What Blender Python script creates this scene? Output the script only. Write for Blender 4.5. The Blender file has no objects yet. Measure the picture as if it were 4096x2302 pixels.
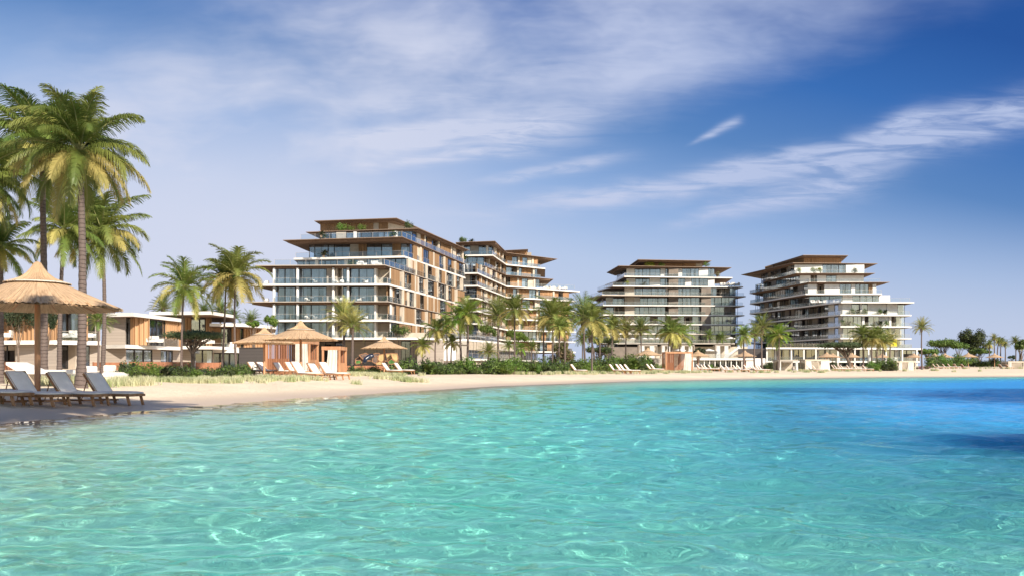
import bpy, math, random
import numpy as np
from mathutils import Vector, Matrix
C = bpy.context.scene.collection
F = 3500.0; EYE = 1.1; HX = 2048.0; HY = 1470.0
R = math.radians
def W(px, Y): return ((px - HX) / F * Y, Y)
def ZH(py, Y): return EYE + (HY - py) / F * Y
SUN_EL = R(32); SUN_H = Vector((0.6, -0.8))
SUNV = Vector((SUN_H.x * math.cos(SUN_EL), SUN_H.y * math.cos(SUN_EL), math.sin(SUN_EL)))

# ------------------------------------------------------------------ node helpers
class NT:
    def __init__(s, tree): s.t = tree; s.n = tree.nodes; s.l = tree.links; s.n.clear()
    def node(s, typ, **kw):
        n = s.n.new(typ)
        for k, v in kw.items(): setattr(n, k, v)
        return n
    def put(s, sock, v):
        if isinstance(v, bpy.types.NodeSocket): s.l.new(v, sock)
        elif v is not None:
            if isinstance(v, (tuple, list)) and len(v) == 3 and sock.type == 'RGBA': v = (*v, 1)
            sock.default_value = v
    def m(s, op, a, b=None, c=None, clamp=False):
        n = s.node('ShaderNodeMath', operation=op, use_clamp=clamp)
        s.put(n.inputs[0], a)
        if b is not None: s.put(n.inputs[1], b)
        if c is not None: s.put(n.inputs[2], c)
        return n.outputs[0]
    def mix(s, f, a, b, bt='MIX'):
        n = s.node('ShaderNodeMix', data_type='RGBA', blend_type=bt)
        s.put(n.inputs[0], f); s.put(n.inputs[6], a); s.put(n.inputs[7], b)
        return n.outputs[2]
    def noise(s, vec, scale, detail=4, rough=.55, dist=0.0, dims='3D'):
        n = s.node('ShaderNodeTexNoise', noise_dimensions=dims)
        s.put(n.inputs['Vector'], vec); n.inputs['Scale'].default_value = scale
        n.inputs['Detail'].default_value = detail; n.inputs['Roughness'].default_value = rough
        n.inputs['Distortion'].default_value = dist
        return n.outputs[0]
    def ramp(s, f, stops, interp='LINEAR'):
        n = s.node('ShaderNodeValToRGB'); cr = n.color_ramp; cr.interpolation = interp
        while len(cr.elements) < len(stops): cr.elements.new(0.5)
        for e, (p, c) in zip(cr.elements, stops):
            e.position = p; e.color = (*c, 1) if len(c) == 3 else c
        s.put(n.inputs[0], f); return n.outputs[0]
    def sm(s, x, a, b):
        n = s.node('ShaderNodeMapRange', interpolation_type='SMOOTHSTEP')
        s.put(n.inputs[0], x); n.inputs[1].default_value = a; n.inputs[2].default_value = b
        return n.outputs[0]
    def mapv(s, vec, scale=(1, 1, 1), loc=(0, 0, 0), rot=(0, 0, 0)):
        n = s.node('ShaderNodeMapping'); s.put(n.inputs[0], vec)
        n.inputs[1].default_value = loc; n.inputs[2].default_value = rot; n.inputs[3].default_value = scale
        return n.outputs[0]
    def bump(s, h, strength, dist, normal=None):
        n = s.node('ShaderNodeBump'); n.inputs['Strength'].default_value = strength
        n.inputs['Distance'].default_value = dist; s.put(n.inputs['Height'], h)
        if normal is not None: s.put(n.inputs['Normal'], normal)
        return n.outputs[0]

def newmat(name):
    m = bpy.data.materials.new(name); m.use_nodes = True
    return m, NT(m.node_tree)

def pmat(name, col, rough=.7, var=.18, scale=1.5, metallic=0, spec=.3, bump=0, bscale=20, stretch=(1, 1, 1),
         col2=None, trans=0, coords='Object', objvar=0.0):
    """plain procedural surface: base colour broken up with noise"""
    m, t = newmat(name)
    tc = t.node('ShaderNodeTexCoord')
    v = t.mapv(tc.outputs[coords], stretch)
    n1 = t.noise(v, scale, 5, .6)
    c2 = col2 or tuple(max(0, c * (1 - var * 1.6)) for c in col)
    c = t.mix(t.sm(n1, .35, .68), col, c2)
    if objvar:
        oi = t.node('ShaderNodeObjectInfo')
        h = t.node('ShaderNodeHueSaturation')
        h.inputs['Saturation'].default_value = 1
        t.put(h.inputs['Value'], t.m('MULTIPLY_ADD', oi.outputs['Random'], objvar * 2, 1 - objvar))
        t.put(h.inputs['Hue'], t.m('MULTIPLY_ADD', oi.outputs['Random'], .03, .485))
        t.put(h.inputs['Color'], c); c = h.outputs[0]
    b = t.node('ShaderNodeBsdfPrincipled')
    t.put(b.inputs['Base Color'], c); b.inputs['Roughness'].default_value = rough
    b.inputs['Metallic'].default_value = metallic
    b.inputs['Specular IOR Level'].default_value = spec
    if bump:
        t.put(b.inputs['Normal'], t.bump(t.noise(v, bscale, 4, .6), bump, .05))
    out = t.node('ShaderNodeOutputMaterial')
    if trans:
        tr = t.node('ShaderNodeBsdfTranslucent'); t.put(tr.inputs[0], c)
        mx = t.node('ShaderNodeMixShader'); mx.inputs[0].default_value = trans
        t.l.new(b.outputs[0], mx.inputs[1]); t.l.new(tr.outputs[0], mx.inputs[2])
        t.l.new(mx.outputs[0], out.inputs[0])
    else: t.l.new(b.outputs[0], out.inputs[0])
    return m

def boards(name, col, col2, step=.3, axis='Z', rough=.75):
    """board-marked concrete / planks: a line every `step` metres with a tone of its own per board"""
    m, t = newmat(name)
    tc = t.node('ShaderNodeTexCoord'); sx = t.node('ShaderNodeSeparateXYZ'); t.l.new(tc.outputs['Object'], sx.inputs[0])
    if axis == 'Z': a = sx.outputs[2]
    else: a = t.m('ADD', sx.outputs[0], t.m('MULTIPLY', sx.outputs[1], .8))
    q = t.m('DIVIDE', a, step); fl = t.m('FLOOR', q); fr = t.m('FRACT', q)
    wn = t.node('ShaderNodeTexWhiteNoise', noise_dimensions='1D'); t.l.new(fl, wn.inputs[1])
    st = t.mapv(tc.outputs['Object'], (1, 1, 6) if axis == 'Z' else (6, 6, .7))
    nz = t.noise(st, 1.2, 5, .6)
    c = t.mix(t.m('MULTIPLY_ADD', nz, .5, t.m('MULTIPLY', wn.outputs[0], .5)), col, col2)
    gap = t.m('LESS_THAN', fr, .07)
    c = t.mix(t.m('MULTIPLY', gap, .6), c, tuple(x * .3 for x in col2))
    b = t.node('ShaderNodeBsdfPrincipled'); t.put(b.inputs['Base Color'], c); b.inputs['Roughness'].default_value = rough
    b.inputs['Specular IOR Level'].default_value = .25
    o = t.node('ShaderNodeOutputMaterial'); t.l.new(b.outputs[0], o.inputs[0])
    return m

def glassmat(name, tint, refl, rough=.03):
    m, t = newmat(name)
    tr = t.node('ShaderNodeBsdfTransparent'); tr.inputs[0].default_value = (*tint, 1)
    gl = t.node('ShaderNodeBsdfGlossy'); gl.inputs[0].default_value = (.95, .97, 1, 1); gl.inputs['Roughness'].default_value = rough
    lw = t.node('ShaderNodeLayerWeight'); lw.inputs[0].default_value = .35
    f = t.m('MULTIPLY_ADD', lw.outputs['Fresnel'], .6, refl, clamp=True)
    mx = t.node('ShaderNodeMixShader'); t.put(mx.inputs[0], f)
    t.l.new(tr.outputs[0], mx.inputs[1]); t.l.new(gl.outputs[0], mx.inputs[2])
    o = t.node('ShaderNodeOutputMaterial'); t.l.new(mx.outputs[0], o.inputs[0])
    return m

M = {}
M['white'] = pmat('white_render', (.80, .78, .74), .6, .08, .7)
M['fascia'] = pmat('white_fascia', (.78, .75, .70), .5, .07, .5)
M['beige'] = pmat('beige_render', (.60, .52, .42), .75, .12, .6, bump=.1)
M['greybeige'] = pmat('grey_beige_render', (.44, .40, .35), .75, .14, .6)
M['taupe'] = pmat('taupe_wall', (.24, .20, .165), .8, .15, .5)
M['soffit'] = boards('brown_soffit_boards', (.25, .16, .11), (.17, .105, .07), .6, 'X')
M['thin'] = pmat('pale_edge_trim', (.52, .45, .38), .5, .1, .8)
M['bronze'] = pmat('bronze_trim', (.34, .245, .18), .45, .1, .8, metallic=.2)
M['darkslab'] = pmat('dark_grey_edge', (.16, .15, .15), .5, .1, .8)
M['dark'] = pmat('dark_metal_frame', (.035, .033, .035), .4, .2, 2)
M['wood'] = boards('warm_wood_slats', (.42, .275, .16), (.24, .145, .08), .24, 'X')
M['wood2'] = boards('light_wood_slats', (.58, .36, .20), (.38, .22, .115), .24, 'X')
M['redwood'] = boards('red_brown_wood', (.40, .18, .10), (.26, .11, .06), .16, 'X')
M['cabwood'] = pmat('cabana_timber', (.52, .27, .145), .55, .2, 2, stretch=(1, 1, .2))
M['teak'] = pmat('teak', (.42, .22, .10), .5, .3, 3, stretch=(.4, 3, 3), bump=.2)
M['concrete'] = boards('board_marked_concrete', (.44, .38, .325), (.34, .29, .25), .32, 'Z')
M['greycon'] = boards('grey_board_wall', (.17, .15, .145), (.12, .11, .105), .3, 'Z')
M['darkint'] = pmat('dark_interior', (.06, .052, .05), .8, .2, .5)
M['inter'] = pmat('interior_wall', (.66, .58, .49), .8, .3, .12, col2=(.34, .28, .23))
M['curtain'] = pmat('white_curtain', (.86, .85, .83), .9, .1, 1.5, trans=.3)
M['linen'] = pmat('cream_linen', (.80, .74, .66), .9, .08, 2, trans=.25)
M['cushion'] = pmat('cream_cushion', (.82, .77, .71), .85, .06, 4, bump=.1, bscale=60)
M['glass'] = glassmat('window_glass', (.84, .90, .96), .12)
M['rail'] = glassmat('rail_glass', (.90, .93, .95), .03, .10)
M['stone'] = pmat('pale_stone', (.50, .44, .36), .8, .2, 1.2, bump=.2)
M['pot'] = pmat('pot_clay', (.5, .38, .28), .7, .15, 3)
M['blueplastic'] = pmat('blue_slide', (.012, .022, .05), .3, .1, 2, spec=.6)
M['podtan'] = pmat('tan_panel', (.55, .42, .20), .7, .2, 2)
M['podbrown'] = pmat('brown_panel', (.22, .15, .12), .7, .3, 3)
M['podgreen'] = pmat('green_panel', (.10, .24, .06), .8, .3, 3)
M['yellow'] = pmat('yellow_awning', (.75, .62, .03), .6, .08, 2)
M['leaf'] = pmat('shrub_leaf', (.075, .13, .028), .55, .3, 1.5, col2=(.16, .21, .05), trans=.25, objvar=.25)
M['leafdark'] = pmat('dark_leaf', (.035, .055, .025), .6, .3, 1.0, col2=(.075, .085, .045), trans=.2, objvar=.2)
M['leafbright'] = pmat('bright_leaf', (.10, .20, .03), .5, .3, 1.2, col2=(.20, .27, .05), trans=.3, objvar=.15)
M['leafblue'] = pmat('acacia_leaf', (.06, .095, .04), .6, .3, 1.0, col2=(.10, .13, .06), trans=.2)
M['leafyellow'] = pmat('yellow_leaf', (.42, .42, .05), .6, .3, 1.2, col2=(.25, .3, .05), trans=.3)
M['leafdry'] = pmat('brown_blossom', (.26, .18, .12), .8, .35, 1.2, col2=(.12, .12, .05), trans=.2)
M['flower'] = pmat('magenta_flower', (.42, .06, .26), .7, .3, 4, trans=.2)
M['bark'] = pmat('grey_brown_bark', (.20, .15, .115), .85, .3, 4, bump=.4)
M['palegrass'] = pmat('dune_grass', (.70, .67, .45), .7, .25, .9, col2=(.42, .48, .24), trans=.3)
# palms
M['fr_green'] = pmat('frond_green', (.115, .18, .04), .45, .3, .8, col2=(.20, .25, .055), trans=.3, spec=.4, objvar=.15)
M['fr_olive'] = pmat('frond_olive', (.25, .29, .07), .5, .3, .8, col2=(.15, .21, .05), trans=.3, spec=.4, objvar=.15)
M['fr_gold'] = pmat('frond_gold', (.50, .44, .14), .55, .3, .8, col2=(.34, .33, .10), trans=.3, objvar=.15)
M['fr_bright'] = pmat('frond_bright', (.13, .26, .035), .5, .3, .8, col2=(.25, .33, .05), trans=.3, objvar=.1)
M['rachis'] = pmat('frond_stem', (.30, .30, .12), .5, .2, 2)

def barkrings():
    m, t = newmat('palm_trunk')
    tc = t.node('ShaderNodeTexCoord'); sx = t.node('ShaderNodeSeparateXYZ'); t.l.new(tc.outputs['Object'], sx.inputs[0])
    nz = t.noise(tc.outputs['Object'], 2.5, 4, .6)
    q = t.m('FRACT', t.m('MULTIPLY_ADD', sx.outputs[2], 7.5, t.m('MULTIPLY', nz, 1.2)))
    line = t.sm(q, .0, .22)
    c = t.mix(t.noise(t.mapv(tc.outputs['Object'], (3, 3, 1)), 4, 5, .7), (.19, .145, .125), (.085, .062, .056))
    c = t.mix(line, (.06, .042, .038), c)
    b = t.node('ShaderNodeBsdfPrincipled'); t.put(b.inputs['Base Color'], c); b.inputs['Roughness'].default_value = .85
    t.put(b.inputs['Normal'], t.bump(t.m('ADD', line, t.m('MULTIPLY', nz, .5)), .6, .03))
    o = t.node('ShaderNodeOutputMaterial'); t.l.new(b.outputs[0], o.inputs[0]); return m
M['trunk'] = barkrings()
def thatch():
    m, t = newmat('thatch')
    tc = t.node('ShaderNodeTexCoord'); sx = t.node('ShaderNodeSeparateXYZ'); t.l.new(tc.outputs['Object'], sx.inputs[0])
    ang = t.m('ARCTAN2', sx.outputs[1], sx.outputs[0])
    rr = t.m('SQRT', t.m('ADD', t.m('POWER', sx.outputs[0], 2), t.m('POWER', sx.outputs[1], 2)))
    cv = t.node('ShaderNodeCombineXYZ'); t.put(cv.inputs[0], t.m('MULTIPLY', ang, 14)); t.put(cv.inputs[1], t.m('MULTIPLY', rr, .8)); 
    n = t.noise(cv.outputs[0], 2.2, 5, .7)
    c = t.ramp(n, [(.28, (.22, .13, .07)), (.5, (.52, .35, .205)), (.78, (.70, .50, .31))])
    b = t.node('ShaderNodeBsdfPrincipled'); t.put(b.inputs['Base Color'], c); b.inputs['Roughness'].default_value = .8
    t.put(b.inputs['Normal'], t.bump(n, .7, .04))
    o = t.node('ShaderNodeOutputMaterial'); t.l.new(b.outputs[0], o.inputs[0]); return m
M['thatch'] = thatch()

# ------------------------------------------------------------------ mesh helpers
class MB:
    def __init__(s): s.v = []; s.f = []; s.mi = []; s.mats = []
    def mat(s, k):
        if k not in s.mats: s.mats.append(k)
        return s.mats.index(k)
    def face(s, pts, k):
        b = len(s.v); s.v += [tuple(p) for p in pts]; s.f.append(tuple(range(b, b + len(pts)))); s.mi.append(s.mat(k))
    def box(s, p0, p1, k, M4=None):
        x0, y0, z0 = p0; x1, y1, z1 = p1
        P = [Vector(p) for p in ((x0, y0, z0), (x1, y0, z0), (x1, y1, z0), (x0, y1, z0), (x0, y0, z1), (x1, y0, z1), (x1, y1, z1), (x0, y1, z1))]
        if M4 is not None: P = [M4 @ p for p in P]
        b = len(s.v); s.v += [tuple(p) for p in P]; i = s.mat(k)
        for q in ((0, 3, 2, 1), (4, 5, 6, 7), (0, 1, 5, 4), (1, 2, 6, 5), (2, 3, 7, 6), (3, 0, 4, 7)):
            s.f.append(tuple(b + j for j in q)); s.mi.append(i)
    def obox(s, A, d, n, a, b, o0, o1, z0, z1, k):
        """box along a wall line: A origin, d unit direction, n inward unit, from a to b, offsets o0..o1"""
        P = []
        for z in (z0, z1):
            for (u, o) in ((a, o0), (b, o0), (b, o1), (a, o1)):
                P.append((A[0] + d[0] * u + n[0] * o, A[1] + d[1] * u + n[1] * o, z))
        bb = len(s.v); s.v += P; i = s.mat(k)
        for q in ((0, 3, 2, 1), (4, 5, 6, 7), (0, 1, 5, 4), (1, 2, 6, 5), (2, 3, 7, 6), (3, 0, 4, 7)):
            s.f.append(tuple(bb + j for j in q)); s.mi.append(i)
    def prism(s, poly, z0, z1, kside, ktop=None, kbot=None, poly_bot=None):
        n = len(poly); pb = poly_bot or poly; b = len(s.v)
        s.v += [(p[0], p[1], z0) for p in pb] + [(p[0], p[1], z1) for p in poly]
        for i in range(n):
            j = (i + 1) % n; s.f.append((b + i, b + j, b + n + j, b + n + i)); s.mi.append(s.mat(kside))
        s.f.append(tuple(b + n + i for i in range(n))); s.mi.append(s.mat(ktop or kside))
        s.f.append(tuple(b + i for i in reversed(range(n)))); s.mi.append(s.mat(kbot or kside))
    def tube(s, pts, rads, k, seg=8, cap=True):
        pts = [Vector(p) for p in pts]; b = len(s.v); i0 = s.mat(k)
        for i, p in enumerate(pts):
            t = (pts[min(i + 1, len(pts) - 1)] - pts[max(i - 1, 0)]).normalized()
            u = t.cross(Vector((0, 1, 0)) if abs(t.y) < .9 else Vector((1, 0, 0))).normalized(); w = t.cross(u)
            for j in range(seg):
                a = 2 * math.pi * j / seg; s.v.append(tuple(p + (u * math.cos(a) + w * math.sin(a)) * rads[i]))
        for i in range(len(pts) - 1):
            for j in range(seg):
                k2 = (j + 1) % seg
                s.f.append((b + i * seg + j, b + i * seg + k2, b + (i + 1) * seg + k2, b + (i + 1) * seg + j)); s.mi.append(i0)
        if cap:
            s.f.append(tuple(b + j for j in range(seg))); s.mi.append(i0)
            s.f.append(tuple(b + (len(pts) - 1) * seg + j for j in range(seg))); s.mi.append(i0)
    def lathe(s, prof, k, seg=24, c=(0, 0)):
        b = len(s.v); i0 = s.mat(k)
        for r, z in prof:
            for j in range(seg):
                a = 2 * math.pi * j / seg; s.v.append((c[0] + r * math.cos(a), c[1] + r * math.sin(a), z))
        for i in range(len(prof) - 1):
            for j in range(seg):
                k2 = (j + 1) % seg; s.f.append((b + i * seg + j, b + i * seg + k2, b + (i + 1) * seg + k2, b + (i + 1) * seg + j)); s.mi.append(i0)
    def mesh(s, name, smooth=False):
        me = bpy.data.meshes.new(name); me.from_pydata(s.v, [], s.f)
        for k in s.mats: me.materials.append(M[k])
        me.polygons.foreach_set('material_index', s.mi)
        if smooth: me.polygons.foreach_set('use_smooth', [True] * len(s.f))
        me.update(); return me
    def build(s, name, parent=None, smooth=False, loc=None):
        o = bpy.data.objects.new(name, s.mesh(name, smooth)); C.objects.link(o)
        if parent is not None: o.parent = parent
        if loc is not None: o.location = loc
        return o

def tag(o, label=None, cat=None, group=None, kind=None):
    if label: o['label'] = label
    if cat: o['category'] = cat
    if group: o['group'] = group
    if kind: o['kind'] = kind
    return o
def thing(name, label, cat, loc=(0, 0, 0), rz=0, group=None, sc=1):
    o = bpy.data.objects.new(name, None); C.objects.link(o); o.location = loc; o.rotation_euler = (0, 0, rz)
    o.empty_display_size = .2
    o.scale = (sc, sc, sc) if not isinstance(sc, tuple) else sc
    return tag(o, label, cat, group)
def part(name, me, parent, loc=(0, 0, 0)):
    o = bpy.data.objects.new(name, me); C.objects.link(o); o.parent = parent; o.location = loc; return o
def dup(root, loc, rz=0, label=None, group=None, sc=None):
    r = root.copy(); C.objects.link(r); r.location = loc; r.rotation_euler = (0, 0, rz)
    if label: r['label'] = label
    if group: r['group'] = group
    if sc is not None: r.scale = (sc, sc, sc) if not isinstance(sc, tuple) else sc
    for ch in list(root.children):
        c = ch.copy(); C.objects.link(c); c.parent = r
        for g in list(ch.children):
            d = g.copy(); C.objects.link(d); d.parent = c
    return r

# ------------------------------------------------------------------ camera, sun, sky
cam = bpy.data.cameras.new('camera'); cam.lens = 36 * F / 4096; cam.shift_y = (HY - 1151) / 4096
cam.clip_start = .1; cam.clip_end = 6000
co = bpy.data.objects.new('camera', cam); C.objects.link(co); co.location = (0, 0, EYE); co.rotation_euler = (R(90), 0, 0)
sc = bpy.context.scene; sc.camera = co
sl = bpy.data.lights.new('sun', 'SUN'); sl.energy = 5.0; sl.angle = R(.5); sl.color = (1, .90, .76)
so = bpy.data.objects.new('sun', sl); C.objects.link(so); so.location = (40, -50, 60)
so.rotation_euler = SUNV.to_track_quat('Z', 'Y').to_euler()
sc.view_settings.view_transform = 'Standard'; sc.view_settings.look = 'None'; sc.view_settings.gamma = 1
sc.view_settings.exposure = .48
sc.cycles.use_denoising = True
sc.cycles.max_bounces = 8; sc.cycles.transparent_max_bounces = 14; sc.cycles.diffuse_bounces = 3
sc.cycles.sample_clamp_indirect = 12

def make_world():
    w = bpy.data.worlds.new('World'); sc.world = w; w.use_nodes = True; t = NT(w.node_tree)
    sky = t.node('ShaderNodeTexSky', sky_type='NISHITA'); sky.sun_disc = False
    sky.sun_elevation = SUN_EL; sky.sun_rotation = math.atan2(SUNV.x, SUNV.y)
    sky.air_density = 1.15; sky.dust_density = .9; sky.ozone_density = 2.6
    hs = t.node('ShaderNodeHueSaturation'); hs.inputs['Saturation'].default_value = 1.12; hs.inputs['Hue'].default_value = .507
    t.l.new(sky.outputs[0], hs.inputs['Color'])
    tc = t.node('ShaderNodeTexCoord'); sx = t.node('ShaderNodeSeparateXYZ'); t.l.new(tc.outputs['Generated'], sx.inputs[0])
    y = t.m('MAXIMUM', sx.outputs[1], .05)
    u0 = t.m('DIVIDE', sx.outputs[0], y); v0 = t.m('DIVIDE', sx.outputs[2], y)
    cv = t.node('ShaderNodeCombineXYZ'); t.put(cv.inputs[0], u0); t.put(cv.inputs[1], v0)
    # slow warp
    wn = t.node('ShaderNodeTexNoise'); t.l.new(cv.outputs[0], wn.inputs['Vector']); wn.inputs['Scale'].default_value = 5; wn.inputs['Detail'].default_value = 3
    ws = t.node('ShaderNodeSeparateColor'); t.l.new(wn.outputs['Color'], ws.inputs[0])
    u = t.m('ADD', u0, t.m('MULTIPLY', t.m('SUBTRACT', ws.outputs[0], .5), .10))
    v = t.m('ADD', v0, t.m('MULTIPLY', t.m('SUBTRACT', ws.outputs[1], .5), .06))
    c2 = t.node('ShaderNodeCombineXYZ'); t.put(c2.inputs[0], u); t.put(c2.inputs[1], v)
    # streak noises (stretched along the wind, about 16 degrees up to the right)
    st = t.mapv(c2.outputs[0], (1.1, 9, 1), rot=(0, 0, -.27)); n_st = t.noise(st, 3.2, 7, .62)
    st2 = t.mapv(cv.outputs[0], (5, 34, 1), rot=(0, 0, -.24)); n_fine = t.noise(st2, 2.4, 5, .6, .6)
    n_big = t.noise(t.mapv(c2.outputs[0], (1, 2.2, 1), rot=(0, 0, -.25)), 3.4, 5, .55)
    a = t.m('SUBTRACT', t.m('SUBTRACT', v, .262), t.m('MULTIPLY', u, .31))
    a = t.m('ADD', a, t.m('MULTIPLY', t.m('SUBTRACT', n_fine, .5), .03)); veil = t.m('MULTIPLY', t.sm(a, -.045, .035), t.sm(a, .42, .10))
    veil = t.m('MULTIPLY', veil, t.m('MULTIPLY_ADD', t.sm(n_big, .33, .66), .75, .25))
    veil = t.m('MULTIPLY', veil, t.m('MULTIPLY_ADD', n_st, .7, .62))
    veil = t.m('MULTIPLY', veil, t.m('MULTIPLY_ADD', t.sm(u, .55, .05), .55, .45))
    veil = t.m('MULTIPLY', veil, t.m('MULTIPLY_ADD', t.sm(t.m('SUBTRACT', v, t.m('MULTIPLY', u, .6)), .74, .52), .65, .33))
    # low soft haze sheet on the left
    low = t.m('MULTIPLY', t.sm(u, .12, -.30), t.m('MULTIPLY', t.sm(v, .36, .14), t.m('MULTIPLY_ADD', n_big, .5, .62)))
    tot = t.m('MAXIMUM', veil, low)
    def wisp(cu, cvv, ln, th, slope, amp, curve=0.0):
        th0 = math.atan(slope); cs, sn = math.cos(th0), math.sin(th0)
        du = t.m('SUBTRACT', u, cu); dv = t.m('SUBTRACT', v, cvv)
        s_ = t.m('DIVIDE', t.m('ADD', t.m('MULTIPLY', du, cs), t.m('MULTIPLY', dv, sn)), ln)
        p_ = t.m('SUBTRACT', t.m('MULTIPLY', dv, cs), t.m('MULTIPLY', du, sn))
        if curve: p_ = t.m('SUBTRACT', p_, t.m('MULTIPLY', t.m('MULTIPLY', s_, s_), curve))
        wd = t.m('MULTIPLY', t.m('MULTIPLY_ADD', s_, .45, 1.0), th)
        wd = t.m('MAXIMUM', wd, th * .3)
        p_ = t.m('DIVIDE', p_, wd)
        e = t.m('EXPONENT', t.m('MULTIPLY', t.m('ADD', t.m('MULTIPLY', s_, t.m('MULTIPLY', s_, t.m('MULTIPLY', s_, s_))), t.m('MULTIPLY', p_, p_)), -1.3))
        return t.m('MULTIPLY', e, t.m('MULTIPLY', t.m('MULTIPLY_ADD', t.sm(n_fine, .3, .7), .8, .3), amp))
    for args in ((-.06, .268, .15, .020, .09, 1.2), (-.076, .236, .11, .009, .10, 1.0), (.045, .222, .09, .009, .2, .8),
                 (.32, .226, .36, .020, .20, 1.15, .02), (.40, .262, .20, .010, .24, .7), (.31, .192, .12, .016, .26, 1.0), (.2226, .267, .03, .0055, .38, .8),
                 (-.02, .325, .25, .02, .22, .35)):
        w_ = wisp(*args); tot = t.m('ADD', tot, t.m('MULTIPLY', w_, t.m('SUBTRACT', 1.0, t.m('MULTIPLY', tot, .6))))
    tot = t.m('MINIMUM', tot, .93)
    front = t.sm(sx.outputs[1], .05, .3)
    # behind the viewer: the same kind of streaky cirrus on a flat layer
    z = t.m('MAXIMUM', sx.outputs[2], .08)
    cb = t.node('ShaderNodeCombineXYZ'); t.put(cb.inputs[0], t.m('DIVIDE', sx.outputs[0], z)); t.put(cb.inputs[1], t.m('DIVIDE', sx.outputs[1], z))
    nb = t.sm(t.noise(t.mapv(cb.outputs[0], (.3, 1, 1), rot=(0, 0, -.4)), 1.2, 6, .6), .5, .75)
    tot = t.m('ADD', t.m('MULTIPLY', tot, front), t.m('MULTIPLY', t.m('MULTIPLY', nb, .6), t.m('SUBTRACT', 1.0, front)))
    # clear-sky gradient of this dry, polarised sky: deepest high on the right
    e_ = t.m('ADD', v0, t.m('MULTIPLY', u0, .22))
    g_ = t.ramp(t.m('ADD', e_, .1), [(0, (.50, .55, .72)), (.24, (.38, .48, .69)), (.32, (.23, .36, .62)), (.41, (.08, .195, .45)), (.50, (.025, .12, .39)), (.60, (.008, .068, .29)), (1, (.01, .06, .25))])
    gs = t.node('ShaderNodeVectorMath', operation='SCALE'); t.l.new(g_, gs.inputs[0]); gs.inputs['Scale'].default_value = 10.0
    col = t.mix(t.m('MULTIPLY', front, .9), hs.outputs[0], gs.outputs[0])
    hz = t.sm(t.m('ABSOLUTE', v0), .20, -.01)
    col = t.mix(t.m('MULTIPLY', hz, .92), col, (4.6, 5.2, 6.7))
    ccol = t.mix(t.sm(u0, -.3, .4), (5.7, 6.0, 7.25), (4.0, 4.7, 6.7))
    col = t.mix(tot, col, ccol)
    bg = t.node('ShaderNodeBackground'); t.put(bg.inputs[0], col); bg.inputs[1].default_value = .085
    o = t.node('ShaderNodeOutputWorld'); t.l.new(bg.outputs[0], o.inputs[0])
make_world()

# ------------------------------------------------------------------ shore, terrain, water
SHORE = [(-60, -4.2), (-13, -4.6), (-10.6, -2), (-10.3, 4), (-10.2, 10), (-10.1, 17.3), (-9.75, 20.6), (-9.1, 24.8), (-7.7, 32), (-5.25, 40), (-.93, 53.5),
         (10.5, 74), (24.3, 87.5), (43, 104), (66, 113), (100, 121), (160, 126), (260, 122), (420, 90), (520, 0), (420, -70), (200, -50),
         (90, -26), (40, -10), (20, -5.4), (8, -3.6), (-4, -3.8)]
SHORE = SHORE[1:]
SP = np.array(SHORE, float); SQ = np.roll(SP, -1, axis=0)
def sdf(X, Y):
    """distance to the shoreline, positive on land"""
    X = np.asarray(X, float); Y = np.asarray(Y, float)
    best = np.full(X.shape, 1e9); ins = np.zeros(X.shape, bool)
    for (x0, y0), (x1, y1) in zip(SP, SQ):
        dx, dy = x1 - x0, y1 - y0; L = dx * dx + dy * dy
        t = np.clip(((X - x0) * dx + (Y - y0) * dy) / L, 0, 1)
        best = np.minimum(best, np.hypot(X - x0 - t * dx, Y - y0 - t * dy))
        if y1 != y0:
            c = ((y0 > Y) != (y1 > Y)) & (X < (x1 - x0) * (Y - y0) / (y1 - y0) + x0); ins ^= c
    return np.where(ins, -best, best)
def height(X, Y):
    s = sdf(X, Y)
    X = np.asarray(X, float); Y = np.asarray(Y, float)
    h = np.interp(s, [-60, -30, -10, -3, 0, 1, 3, 6, 20, 45, 110, 260, 2000], [-4.3, -2.7, -.74, -.26, 0, .06, .17, .43, .54, .85, 1.6, 2.0, 2.6])
    nz = np.sin(X * .9 + 1.3 * np.sin(Y * .37)) * np.cos(Y * .55 + .8 * np.sin(X * .31)) * .035 + np.sin(X * 2.3 + Y * 1.1) * np.sin(Y * 2.0 - X * .7) * .012
    return h + nz * np.clip(s / 3, 0, 1) * np.clip((400 - Y) / 300, .2, 1)
def gz(x, y): return float(height(np.array([x]), np.array([y]))[0])

def axis(segs):
    out = []
    for a, b, st in segs: out += list(np.arange(a, b, st))
    out.append(segs[-1][1]); return np.array(out)
def grid_mesh(name, xs, ys, hf, mats, attr=None):
    X, Y = np.meshgrid(xs, ys); Z = hf(X, Y); n, m = X.shape
    v = np.stack([X, Y, Z], -1).reshape(-1, 3)
    i = np.arange(n * m).reshape(n, m)
    f = np.stack([i[:-1, :-1], i[:-1, 1:], i[1:, 1:], i[1:, :-1]], -1).reshape(-1, 4)
    me = bpy.data.meshes.new(name); me.from_pydata(v.tolist(), [], f.tolist())
    me.materials.append(mats); me.polygons.foreach_set('use_smooth', [True] * len(f))
    if attr is not None:
        a = me.attributes.new('depth', 'FLOAT', 'POINT'); a.data.foreach_set('value', attr(X, Y).reshape(-1).astype(np.float32))
    me.update(); o = bpy.data.objects.new(name, me); C.objects.link(o); return o

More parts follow.
